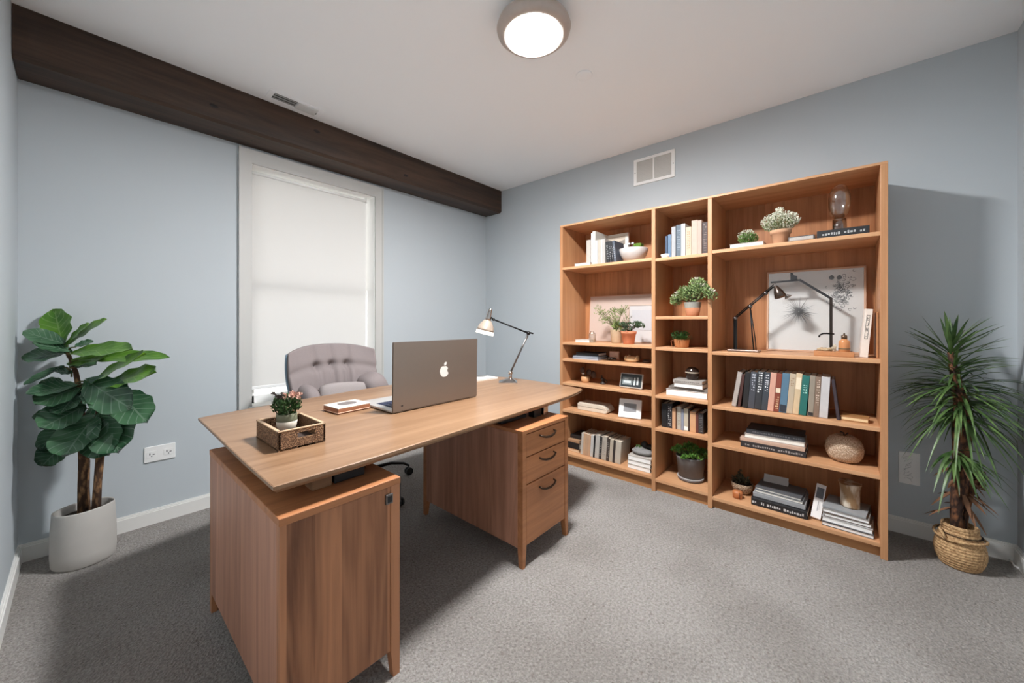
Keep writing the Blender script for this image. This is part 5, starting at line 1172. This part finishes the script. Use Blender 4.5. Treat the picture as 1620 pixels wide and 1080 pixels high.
# --- right-column third shelf (z 0.65): the big row
Z = 0.650; G = 'books in the long row on the right-column third shelf'
row = [ # label, y left, width, height, cover, tilt, text, patch
 ('pale grey book leaning hardest at the left end of the right-column third shelf', -2.500, .026, .190, (204, 192, 184), 12, None, None),
 ('dark maroon thin book behind the first grey one, right-column third shelf', -2.530, .016, .180, (78, 44, 38), 11, None, None),
 ('plain black book third from left on the right-column third shelf', -2.549, .030, .192, (34, 33, 34), 8, None, None),
 ('charcoal book with silver title, fourth from left on the right-column third shelf', -2.582, .034, .196, (70, 72, 80), 6, ((190, 192, 200), .5, .95), None),
 ('black book with large white letters on the right-column third shelf', -2.618, .036, .200, (52, 54, 58), 6, ((236, 236, 236), .45, .97), None),
 ('dark slate book with white script on the right-column third shelf', -2.656, .032, .200, (62, 68, 76), 6, ((222, 222, 224), .5, .95), None),
 ('peach-pink book in the row on the right-column third shelf', -2.690, .030, .200, (222, 168, 146), 5, None, None),
 ('rust-red book with pale label on the right-column third shelf', -2.722, .027, .198, (140, 68, 50), 4, ((220, 190, 150), .08, .4), ((222, 206, 180), .5, .62)),
 ('steel-blue book in the row on the right-column third shelf', -2.751, .036, .202, (92, 126, 148), 4, None, ((40, 48, 58), .02, .2)),
 ('cream book with brown square label on the right-column third shelf', -2.789, .029, .202, (226, 206, 176), 3, ((150, 120, 90), .7, .9), None),
 ('warm cream book left of the green one on the right-column third shelf', -2.820, .029, .206, (222, 196, 158), 3, None, ((230, 214, 186), .62, .9)),
 ('teal green book in the row on the right-column third shelf', -2.851, .034, .198, (36, 112, 104), 3, ((180, 220, 206), .55, .75), None),
 ('grey-brown cloth book right of the teal one on the right-column third shelf', -2.887, .026, .200, (158, 146, 130), 3, None, ((40, 40, 40), .02, .1)),
 ('brown patterned book right of the grey-brown one on the right-column third shelf', -2.915, .025, .196, (140, 116, 98), 2, ((216, 196, 176), .3, .95), None),
 ('white ring file near the right end of the row, right-column third shelf', -2.942, .038, .198, (238, 234, 232), 1, None, None),
]
yend = book_row([(lab, w * 0.955, h * 1.10 + 0.008, c, {0: 9, 1: 7}.get(i, 4.5 if i < 12 else 3.0), tx, pt) for i, (lab, y, w, h, c, ti, tx, pt) in enumerate(row)], -2.512, Z, 0.19, -0.345, G)
book_up('dark purple folder at the right end of the long row, beside the white ring file', yend - 0.0375, .014, Z, .215, 0.18, -0.345, (64, 52, 58), -6, G, name='folder', pages=(226, 220, 216))
print('row end', yend)
t = thing('wooden_box', 'small tan flat box lying at the right of the right-column third shelf', 'box', (-0.30, -3.085, Z))
Mx = Matrix.Translation((-0.30, -3.083, Z + 0.0005)) @ Matrix.Rotation(math.radians(-6), 4, 'Z')
b = MB(); b.box(-0.04, 0.04, -0.055, 0.055, 0, 0.006, 0.001, M=Mx); b.box(-0.04, 0.04, -0.055, 0.055, 0.020, 0.026, 0.001, M=Mx); b.build('cover', plain((160, 114, 70), .5, noise=.12), t)
b = MB(); b.box(-0.038, 0.038, -0.052, 0.052, 0.006, 0.020, M=Mx); b.build('pages', plain((228, 200, 156), .8), t)

# --- right-column fourth shelf (z 0.412)
Z = 0.412; G = 'stack of long books on the right-column fourth shelf'
book_flat('black lettered book at the bottom of the stack on the right-column fourth shelf', -2.562, 0.318, Z, 0.034, -0.345, 0.20, (44, 42, 44), 'spine', 0, G, text=((146, 142, 140), .05, .95))
book_flat('pinkish tan book second from the bottom on the right-column fourth shelf', -2.560, 0.316, Z + .035, 0.020, -0.345, 0.20, (206, 172, 150), 'spine', -1, G)
book_flat('cream paged book third in the stack on the right-column fourth shelf', -2.578, 0.294, Z + .056, 0.024, -0.33, 0.19, (206, 196, 188), 'pages', 1, G)
book_flat('dark grey book on top of the stack on the right-column fourth shelf', -2.588, 0.282, Z + .081, 0.028, -0.32, 0.18, (66, 66, 70), 'spine', 1, G, text=((110, 110, 112), .05, .9))
t = thing('woven_vase', 'round cream woven vase on the right-column fourth shelf', 'vase', (-0.25, -3.020, Z))
b = MB(); b.lathe([(0.040, 0.0005), (0.062, 0.010), (0.077, 0.035), (0.083, 0.068), (0.078, 0.100), (0.063, 0.126), (0.040, 0.140), (0.018, 0.144), (0.016, 0.141), (0, 0.139)], (-0.25, -3.040, Z), 56); b.build('vase_body', weave_mat('cream_weave', (236, 214, 188), (176, 146, 118), 170, .9, (1, 1, 1.4)), t, True)
b = MB(); b.tube([(-0.25, -3.040, Z + .139), (-0.252, -3.038, Z + .154), (-0.262, -3.024, Z + .160)], 0.004, 8); b.tube([(-0.25, -3.042, Z + .139), (-0.25, -3.056, Z + .156)], 0.003, 8); b.build('stem', plain((70, 52, 40), .8), t)

# --- right-column bottom shelf (z 0.076)
Z = 0.076; px, py = -0.215, -2.548
t = thing('potted_succulent', 'dark little plant in a cream woven bowl on the right-column bottom shelf', 'potted plant', (px, py, Z))
b = MB(); b.lathe([(0.028, 0.0005), (0.046, 0.012), (0.060, 0.044), (0.062, 0.068), (0.058, 0.069), (0.055, 0.058), (0, 0.055)], (px, py, Z), 40); b.build('bowl', weave_mat('bowl_weave', (206, 184, 156), (134, 108, 84), 160, .9), t, True)
b = MB(); b.lathe([(0, 0.060), (0.056, 0.058)], (px, py, Z), 24); b.build('soil', M_SOIL, t)
b = MB(); bush(b, (px, py + .005, Z + .085), (0.05, 0.055, 0.028), 160, 0.020, 0.010, 111, inner=0.1); bush(b, (px, py + .010, Z + .12), (0.016, 0.016, 0.03), 40, 0.018, 0.008, 112, inner=0); b.build('foliage', leaf_mat('succulent', (34, 38, 26), (76, 76, 52), .7, 60), t)
t = thing('wooden_cup', 'small orange wooden cup in front of the woven bowl', 'cup', (-0.315, -2.540, Z))
b = MB(); b.lathe([(0.020, 0.0005), (0.026, 0.004), (0.028, 0.030), (0.026, 0.044), (0.0, 0.045)], (-0.315, -2.540, Z), 32); b.build('cup_body', plain((186, 116, 70), .5, noise=.12), t)
b = MB(); b.tube([(-0.342, -2.556, Z + .004), (-0.343, -2.556, Z + .044)], 0.002, 6); b.build('seam', plain((84, 48, 28), .6), t)
G = 'books in the magazine stack on the right-column bottom shelf'
book_flat('thick black book with white lettering at the base of the magazine stack', -2.622, 0.268, Z, 0.042, -0.36, 0.21, (30, 30, 32), 'spine', -2, G, text=((190, 190, 190), .06, .95))
book_flat('silver-grey book in the middle of the magazine stack', -2.628, 0.252, Z + .043, 0.024, -0.335, 0.20, (178, 178, 180), 'spine', -2, G)
book_flat('white-edged magazine below the top one in the magazine stack', -2.640, 0.232, Z + .068, 0.016, -0.33, 0.20, (128, 130, 132), 'pages', -4, G, name='magazine', cat='magazine')
t = book_flat('top grey glossy magazine of the magazine stack on the right-column bottom shelf', -2.640, 0.225, Z + .085, 0.012, -0.325, 0.19, (96, 98, 102), 'pages', -5, G, name='magazine', cat='magazine')
t = thing('leaflet', 'pale folded leaflet standing on the back of the magazine stack', 'leaflet', (-0.19, -2.72, Z + .098))
b = MB(); Mx = Matrix.Translation((-0.185, -2.720, Z + 0.098)) @ Matrix.Rotation(math.radians(40), 4, 'Y'); b.box(0, 0.002, -0.065, 0.060, 0, 0.050, M=Mx); b.box(0.0, 0.07, -0.065, 0.060, 0.0, 0.0015, M=Matrix.Translation((-0.185, -2.720, Z + 0.0978))); b.build('sheet', plain((176, 176, 174), .6), t)
t = thing('card_box', 'narrow white card box leaning between the two stacks on the right-column bottom shelf', 'box', (-0.28, -2.91, Z))
Mx = Matrix.Translation((-0.315, -2.945, Z + 0.0006)) @ Matrix.Rotation(math.radians(24), 4, 'Y')
Mx = Matrix.Translation((-0.335, -2.942, Z + 0.0112)) @ Matrix.Rotation(math.radians(9), 4, 'X') @ Matrix.Rotation(math.radians(42), 4, 'Y')
b = MB(); b.box(0, 0.014, -0.0, 0.044, 0, 0.20, 0.001, M=Mx); b.build('card_body', plain((226, 220, 216), .6), t)
b = MB(); b.box(-0.0008, 0.0, 0.006, 0.038, 0.115, 0.178, M=Mx); b.build('photo', plain((96, 100, 106), .4, noise=.3, scale=60), t)
b = MB(); b.box(-0.0008, 0.0, 0.020, 0.023, 0.04, 0.095, M=Mx); b.box(-0.0008, 0.0, 0.014, 0.015, 0.05, 0.09, M=Mx); b.build('lettering', plain((130, 130, 132), .6), t)
G = 'books in the white stack on the right-column bottom shelf'
z = Z
for lab, yl, ln, th, xx, c, fr_, ro, pg in (('white book with dark cover at the base of the white stack, right-column bottom shelf', -2.952, 0.206, .020, -0.375, (72, 70, 70), 'pages', -3, (236, 234, 232)),
                              ('thick white-paged book second up in the white stack, right-column bottom shelf', -2.955, 0.200, .024, -0.368, (196, 194, 192), 'pages', -4, (242, 241, 238)),
                              ('brown-covered white-paged book third in the white stack, right-column bottom shelf', -2.960, 0.188, .018, -0.36, (98, 82, 72), 'pages', -2, (240, 238, 234)),
                              ('white paperback fourth up in the white stack, right-column bottom shelf', -2.958, 0.186, .018, -0.355, (150, 146, 142), 'pages', -5, (240, 238, 236)),
                              ('grey-white magazine on top of the white stack, right-column bottom shelf', -2.962, 0.176, .012, -0.345, (176, 178, 180), 'spine', -8, (230, 230, 230))):
    book_flat(lab, yl, ln, z, th, xx, 0.19, c, fr_, ro, G, pages=pg, name='magazine' if 'magazine' in lab else 'book', cat='magazine' if 'magazine' in lab else 'book'); z += th + .001
t = thing('stone_vase', 'pale stump-shaped vase with brown streak on the white stack', 'vase', (-0.26, -3.065, z))
b = MB()
def stump(u, v):
    a = 2 * PI * u; r = 0.044 * (1 + 0.05 * math.sin(2 * a + 1) + 0.025 * math.sin(5 * a)) * (1.0 + 0.16 * (abs(v - 0.5) * 2) ** 3 * (1 if v > .5 else -.3) - 0.04 * math.sin(PI * v))
    return Vector((-0.26 + r * math.cos(a), -3.065 + r * math.sin(a), z + 0.0005 + v * 0.128 + 0.004 * math.sin(2 * a) * v))
g = b.grid(stump, 40, 16, close_u=True); b.bm.faces.new(g[0][::-1]); b.bm.faces.new(g[-1])
def stump_mat():
    m, nt, bs = new_mat('stump_stone'); N, L = nt.nodes, nt.links
    tc = N.new('ShaderNodeTexCoord'); mp = N.new('ShaderNodeMapping'); mp.inputs['Scale'].default_value = (22, 22, 9); L.new(tc.outputs['Object'], mp.inputs[0])
    n = N.new('ShaderNodeTexNoise'); n.inputs['Scale'].default_value = 1; n.inputs['Detail'].default_value = 4; L.new(mp.outputs[0], n.inputs['Vector'])
    cr = N.new('ShaderNodeValToRGB'); L.new(n.outputs['Fac'], cr.inputs[0]); cr.color_ramp.elements[0].position = .42; cr.color_ramp.elements[0].color = srgb(150, 118, 84); cr.color_ramp.elements[1].position = .6; cr.color_ramp.elements[1].color = srgb(214, 202, 184)
    L.new(cr.outputs[0], bs.inputs['Base Color']); bs.inputs['Roughness'].default_value = .7; return m
b.build('vase_body', stump_mat(), t)

# ------------------------------------------------------------------ fiddle-leaf fig
FX, FY = -3.004, -0.212
t = thing('potted_fig', 'large broad-leaved fig in a pale grey pointed oval pot', 'potted plant', (FX, FY, 0))
ang = math.atan2(-0.291, 0.958)
def lens(rz, th, sc):
    out = []; N_ = 56
    for i in range(N_):
        a = 2 * PI * i / N_; x = math.cos(a); y_ = math.copysign(abs(math.sin(a)) ** 1.25, math.sin(a))
        px_, py_ = 0.113 * sc * x, 0.098 * sc * y_
        out.append((FX + px_ * math.cos(ang) - py_ * math.sin(ang), FY + px_ * math.sin(ang) + py_ * math.cos(ang), rz + 0.006 * x * (rz / .27)))
    return out
b = MB(); R = [lens(0.0005, 0, 0.93), lens(0.010, 0, 0.985), lens(0.06, 0, 1.01), lens(0.16, 0, 1.0), lens(0.262, 0, 0.95), lens(0.268, 0, 0.935), lens(0.262, 0, 0.90), lens(0.20, 0, 0.90)]
rv = [[b.bm.verts.new(p) for p in r] for r in R]
for u, v in zip(rv, rv[1:]):
    for i in range(56):
        f = b.bm.faces.new((u[i], u[(i + 1) % 56], v[(i + 1) % 56], v[i])); f.smooth = True
b.bm.faces.new(rv[0][::-1])
M_POT = plain((186, 182, 176), 0.8, noise=0.06, scale=14)
b.build('pot', M_POT, t)
b = MB(); so = lens(0.228, 0, 0.90); b.bm.faces.new([b.bm.verts.new(p) for p in so]); b.build('soil', M_SOIL, t)
b = MB(); b.tube([(-3.004, -0.197, 0.222), (-3.006, -0.194, 0.354), (-3.004, -0.196, 0.48), (-3.011, -0.188, 0.633), (-3.015, -0.184, 0.773), (-3.024, -0.174, 0.87), (-3.031, -0.165, 0.926), (-3.055, -0.140, 1.017), (-3.066, -0.128, 1.072)],
                  [.024, .021, .021, .016, .013, .011, .010, .007, .005], 12); b.build('trunk', M_BARK, t)
b = MB(); b.tube([(-2.967, -0.269, 0.222), (-2.960, -0.277, 0.391), (-2.952, -0.286, 0.529), (-2.957, -0.281, 0.667), (-2.958, -0.279, 0.749), (-2.976, -0.258, 0.818), (-2.995, -0.238, 0.846)],
                  [.018, .015, .016, .012, .010, .008, .006], 12); b.build('trunk', M_BARK, t)
VIEW = Vector((-0.753, -0.658, 0.0))
def fig_leaf(b, base, tip, w, seed, droop=0.10, face=0.75):
    rd = random.Random(seed); base, tip = Vector(base), Vector(tip)
    d = tip - base; l = d.length; d.normalize()
    nrm = (VIEW * face + Vector((0, 0, 1)) * (1 - face * 0.55)); nrm = (nrm - d * nrm.dot(d)).normalized(); sd = d.cross(nrm)
    ph = rd.uniform(0, 6)
    def fn(u, v):
        s = 2 * u - 1
        prof = (math.sin(PI * min(1, v * 0.97 + 0.015)) ** 0.62) * (0.72 + 0.36 * v) if 0 < v < 1 else 0.02
        prof *= 1.0 + 0.05 * math.sin(v * 22 + ph + s)
        p = base + d * (l * (v * 1.10 - 0.05)) + sd * (s * w * 0.60 * prof)
        p += nrm * (-0.16 * w * s * s * -1.0 * 0.6 - droop * l * (v - 0.45) ** 2 * 1.2 + droop * l * 0.25 + 0.035 * w * math.sin(v * 19 + ph) * abs(s))
        return p
    b.grid(fn, 9, 15, uv=True)
G1, G2 = (28, 60, 34), (70, 104, 62)
LV = [((-3.072, -0.118, 1.068), (-3.100, -0.060, 1.233), .128), ((-3.056, -0.137, 1.059), (-2.935, -0.230, 1.185), .085), ((-3.072, -0.135, 1.068), (-3.190, -0.105, 1.128), .08), ((-3.066, -0.135, 1.021), (-3.190, -0.130, 1.000), .12), ((-3.072, -0.135, 0.954), (-3.185, -0.130, 0.884), .06),
      ((-3.038, -0.157, 1.021), (-2.862, -0.481, 1.046), .095), ((-3.013, -0.217, 0.991), (-2.742, -0.526, 1.003), .075), ((-2.977, -0.273, 0.875), (-2.820, -0.529, 1.020), .11), ((-2.927, -0.316, 0.867), (-2.783, -0.541, 0.932), .125), ((-3.013, -0.186, 0.856), (-3.148, -0.214, 0.796), .15),
      ((-2.989, -0.259, 0.886), (-2.862, -0.542, 0.775), .14), ((-2.890, -0.357, 0.829), (-2.809, -0.512, 0.699), .14), ((-3.002, -0.229, 0.761), (-3.131, -0.264, 0.690), .175), ((-2.927, -0.316, 0.743), (-2.900, -0.468, 0.570), .165), ((-2.970, -0.290, 0.712), (-3.061, -0.374, 0.572), .20),
      ((-2.955, -0.315, 0.705), (-2.930, -0.443, 0.560), .165), ((-3.059, -0.135, 0.578), (-3.135, -0.150, 0.492), .145), ((-3.075, -0.120, 0.670), (-3.140, -0.110, 0.561), .105), ((-3.100, -0.075, 0.735), (-3.165, -0.065, 0.709), .07), ((-3.075, -0.110, 0.874), (-3.150, -0.095, 0.863), .09),
      ((-2.999, -0.172, 0.789), (-2.935, -0.276, 0.826), .08), ((-3.045, -0.150, 0.965), (-2.967, -0.239, 0.965), .055), ((-3.045, -0.150, 0.923), (-3.100, -0.162, 0.941), .07), ((-3.031, -0.165, 1.052), (-2.975, -0.168, 1.077), .06), ((-2.975, -0.190, 0.745), (-2.885, -0.340, 0.640), .12),
      ((-3.010, -0.200, 0.70), (-3.07, -0.13, 0.60), .13), ((-3.030, -0.190, 0.86), (-3.175, -0.185, 0.845), .10), ((-3.00, -0.22, 0.80), (-2.87, -0.42, 0.86), .11),
      ((-3.045, -0.160, 0.97), (-2.93, -0.34, 1.01), .10), ((-3.05, -0.150, 1.03), (-3.16, -0.16, 1.075), .085), ((-3.02, -0.2, 0.83), (-3.08, -0.26, 0.745), .13), ((-2.985, -0.25, 0.86), (-2.92, -0.42, 0.80), .12), ((-3.06, -0.14, 1.06), (-2.99, -0.20, 1.165), .07)]
bl_, bd = MB(), MB(); stm = MB()
for i, (p, q, w) in enumerate(LV):
    young = i in (0, 1, 5, 6, 7, 8, 28, 32)
    fig_leaf(bl_ if young else bd, p, q, w, i, face=0.9 if i in (0, 9, 10, 12, 14, 15, 16, 17) else 0.55)
    zc = min(max(p[2] - 0.02, 0.62), 1.06)
    k = (zc - 0.633) / (1.072 - 0.633); tr = Vector((-3.011, -0.188, 0.633)).lerp(Vector((-3.066, -0.128, 1.072)), max(0, k))
    if p[0] > -2.96: tr = Vector((-2.958, -0.279, 0.749))
    stm.tube([tr, (tr + Vector(p)) / 2 + Vector((0, 0, 0.008)), Vector(p)], [0.004, 0.0035, 0.003], 6)
bd.build('foliage', leaf_mat('fig_leaf', (36, 70, 48), (80, 116, 84), 0.27, 9, True), t)
bl_.build('young_foliage', leaf_mat('fig_young_leaf', (54, 104, 26), (112, 160, 52), 0.32, 9, True), t)
stm.build('petiole', plain((96, 96, 56), .7), t)

# ------------------------------------------------------------------ spiky plant in basket
YX, YY = -0.182, -3.464
t = thing('potted_yucca', 'tall spiky-leaved plant in a round straw basket right of the bookcase', 'potted plant', (YX, YY, 0))
def basket_mat():
    m, nt, bs = new_mat('straw_coil'); N, L = nt.nodes, nt.links
    tc = N.new('ShaderNodeTexCoord'); n = N.new('ShaderNodeTexNoise'); n.inputs['Scale'].default_value = 120; n.inputs['Detail'].default_value = 3; L.new(tc.outputs['Object'], n.inputs['Vector'])
    cr = N.new('ShaderNodeValToRGB'); L.new(n.outputs['Fac'], cr.inputs[0]); cr.color_ramp.elements[0].position = .3; cr.color_ramp.elements[0].color = srgb(140, 102, 66); cr.color_ramp.elements[1].position = .65; cr.color_ramp.elements[1].color = srgb(208, 172, 126)
    L.new(cr.outputs[0], bs.inputs['Base Color']); bs.inputs['Roughness'].default_value = .9
    bp = N.new('ShaderNodeBump'); bp.inputs['Strength'].default_value = .5; bp.inputs['Distance'].default_value = .004; L.new(n.outputs['Fac'], bp.inputs['Height']); L.new(bp.outputs[0], bs.inputs['Normal']); return m
b = MB(); prof = []
for k in range(91):
    v = k / 90; z_ = v * 0.196
    r = 0.064 + 0.022 * math.sin(PI * min(1, v * 1.15) ** 0.9) - 0.004 * v + 0.0022 * abs(math.sin(v * PI * 15))
    prof.append((r, z_ + 0.0008))
prof += [(prof[-1][0] - .005, .200), (prof[-1][0] - .010, .194), (prof[-1][0] - .012, .13)]
b.lathe(prof, (YX, YY, 0), 48); M_STRAW = basket_mat(); b.build('basket', M_STRAW, t)
b = MB(); ring = [(YX + 0.0845 * math.cos(a), YY + 0.0845 * math.sin(a), 0.142 + 0.006 * math.sin(a * 2)) for a in [2 * PI * i / 40 for i in range(41)]]; b.tube(ring, 0.0055, 8); b.build('braid', M_STRAW, t)
b = MB()
rtd = Vector((0.658, -0.753, 0))
c_ = Vector((YX, YY, 0)) - rtd * 0.083
b.tube([c_ + Vector((0.016, 0.0, 0.165)), c_ - rtd * 0.012 + Vector((0.016, 0, 0.175)), c_ - rtd * 0.013 + Vector((-.012, -.01, 0.155)), c_ + rtd * .002 + Vector((-.012, -.01, 0.13))], 0.006, 8); b.build('handle', M_STRAW, t)
b = MB(); b.lathe([(0, .160), (.074, .158)], (YX, YY, 0), 30); b.build('soil', M_SOIL, t)
b = MB(); b.tube([(-.188, -3.458, .14), (-.196, -3.450, .25), (-.192, -3.456, .33), (-.180, -3.468, .42), (-.178, -3.471, .507), (-.179, -3.471, .665), (-.180, -3.470, .783), (-.200, -3.446, .92), (-.216, -3.428, 1.03)], [.026, .021, .026, .031, .033, .032, .027, .018, .010], 14)
b.tube([(-.18, -3.47, .15), (-.170, -3.485, .26), (-.150, -3.505, .36), (-.16, -3.49, .44)], [.014, .012, .012, .012], 10)
b.build('trunk', weave_mat('yucca_bark', (128, 84, 54), (52, 34, 26), 55, .95, (1, 1, .45)), t)
def blade(b, p0, d, l, w, droop, rd, seg=7):
    p0 = Vector(p0); d = d.normalized(); sd = d.cross(Vector((0, 0, 1)))
    sd = sd.normalized() if sd.length > 1e-3 else Vector((1, 0, 0))
    prev = None; roll = rd.uniform(-.5, .5)
    for k in range(seg + 1):
        s_ = k / seg
        p = p0 + d * (l * s_) + Vector((0, 0, -droop * l * s_ ** 2.2))
        p.x = min(p.x, -0.012); p.y = max(p.y, -D + 0.016)
        if p.y > -3.216 and p.x > -0.42: p.y = -3.216
        ww = w * (0.55 + 0.45 * min(1, s_ * 4)) * (1 - s_ ** 3) + 0.0004
        n2 = (sd + Vector((0, 0, roll * .5))).normalized()
        m_ = b.bm.verts.new(p - Vector((0, 0, ww * .25))); a_ = b.bm.verts.new(p + n2 * ww * .5); c2 = b.bm.verts.new(p - n2 * ww * .5)
        if prev:
            for q in ((prev[0], prev[1], m_, a_), (prev[1], prev[2], c2, m_)):
                f = b.bm.faces.new(q); f.smooth = True
        prev = (a_, m_, c2)
def rosette(b, c, n, l, w, e0, e1, droop, seed, amin=0, amax=2 * PI):
    rd = random.Random(seed)
    for i in range(n):
        a = amin + (amax - amin) * ((i * 0.618034) % 1.0) + rd.uniform(-.1, .1); e = rd.uniform(e0, e1)
        d = Vector((math.cos(a) * math.cos(e), math.sin(a) * math.cos(e), math.sin(e)))
        blade(b, Vector(c) + d * 0.012 + Vector((0, 0, rd.uniform(-.03, .03))), d, l * rd.uniform(.75, 1.12), w * rd.uniform(.8, 1.15), droop * rd.uniform(.6, 1.3), rd)
b = MB()
rosette(b, (-0.218, -3.430, 1.03), 34, 0.20, 0.016, 0.35, 1.45, 0.12, 1)
rosette(b, (-0.210, -3.440, 0.94), 44, 0.24, 0.011, 0.0, 0.9, 0.25, 2)
rosette(b, (-0.195, -3.455, 0.87), 54, 0.25, 0.012, -0.15, 0.7, 0.40, 3)
rosette(b, (-0.185, -3.465, 0.80), 60, 0.25, 0.012, -0.2, 0.55, 0.55, 4)
rosette(b, (-0.182, -3.468, 0.73), 54, 0.22, 0.012, -0.5, 0.35, 0.7, 5)
rosette(b, (-0.205, -3.445, 0.535), 22, 0.17, 0.016, -0.5, 0.4, 0.75, 6, 2.4, 4.8)
b.build('foliage', leaf_mat('yucca_leaf', (34, 62, 28), (104, 132, 74), 0.4, 14), t)
b = MB(); rd = random.Random(44)
for i in range(26):
    a = rd.uniform(0, 2 * PI); z_ = rd.uniform(.26, .56); d = Vector((math.cos(a), math.sin(a), rd.uniform(-1.4, -.2)))
    blade(b, (-0.182 + .03 * math.cos(a), -3.466 + .03 * math.sin(a), z_), d, rd.uniform(.06, .13), .020, .2, rd)
bush(b, (-0.135, -3.520, 0.40), (.03, .035, .06), 60, .04, .02, 45, up=-.4, inner=0)
b.build('dead_leaf', plain((120, 84, 60), .9, noise=.3, scale=40), t)
t.location.x -= 0.035; t.location.y += 0.005

# ------------------------------------------------------------------ light
w = bpy.data.worlds.new('sky'); scene.world = w; w.use_nodes = True
bg = w.node_tree.nodes['Background']; bg.inputs[0].default_value = srgb(255, 253, 248); bg.inputs[1].default_value = 2.2
def area(name, loc, rot, sx, sy, power, rgb, portal=False):
    l = bpy.data.lights.new(name, 'AREA'); l.shape = 'RECTANGLE'; l.size = sx; l.size_y = sy; l.energy = power; l.color = srgb(*rgb)[:3]
    o = bpy.data.objects.new(name, l); COL.objects.link(o); o.location = loc; o.rotation_euler = rot
    if portal: l.cycles.is_portal = True
    return o
area('daylight_portal', ((WX0 + WX1) / 2, 0.20, 1.42), (math.radians(-90), 0, 0), 0.95, 1.75, 1, (255, 255, 255), True)

# ------------------------------------------------------------------ camera
cam = bpy.data.cameras.new('camera'); co = bpy.data.objects.new('camera', cam); COL.objects.link(co)
co.location = (-3.0088, -3.0192, 1.18); co.rotation_euler = (math.radians(90), 0, -0.8531)
cam.sensor_fit = 'HORIZONTAL'; cam.sensor_width = 36.0; cam.lens = 592.91 / 1620 * 36; cam.shift_y = -(540 - 507.94) / 1620; cam.clip_start = 0.02
scene.camera = co
scene.cycles.diffuse_bounces = 8; scene.cycles.max_bounces = 14
vs = scene.view_settings; scene.display_settings.display_device = 'sRGB'
vs.view_transform = 'Standard'; vs.look = 'None'; vs.gamma = 1.0; vs.use_curve_mapping = False; vs.exposure = 0.0
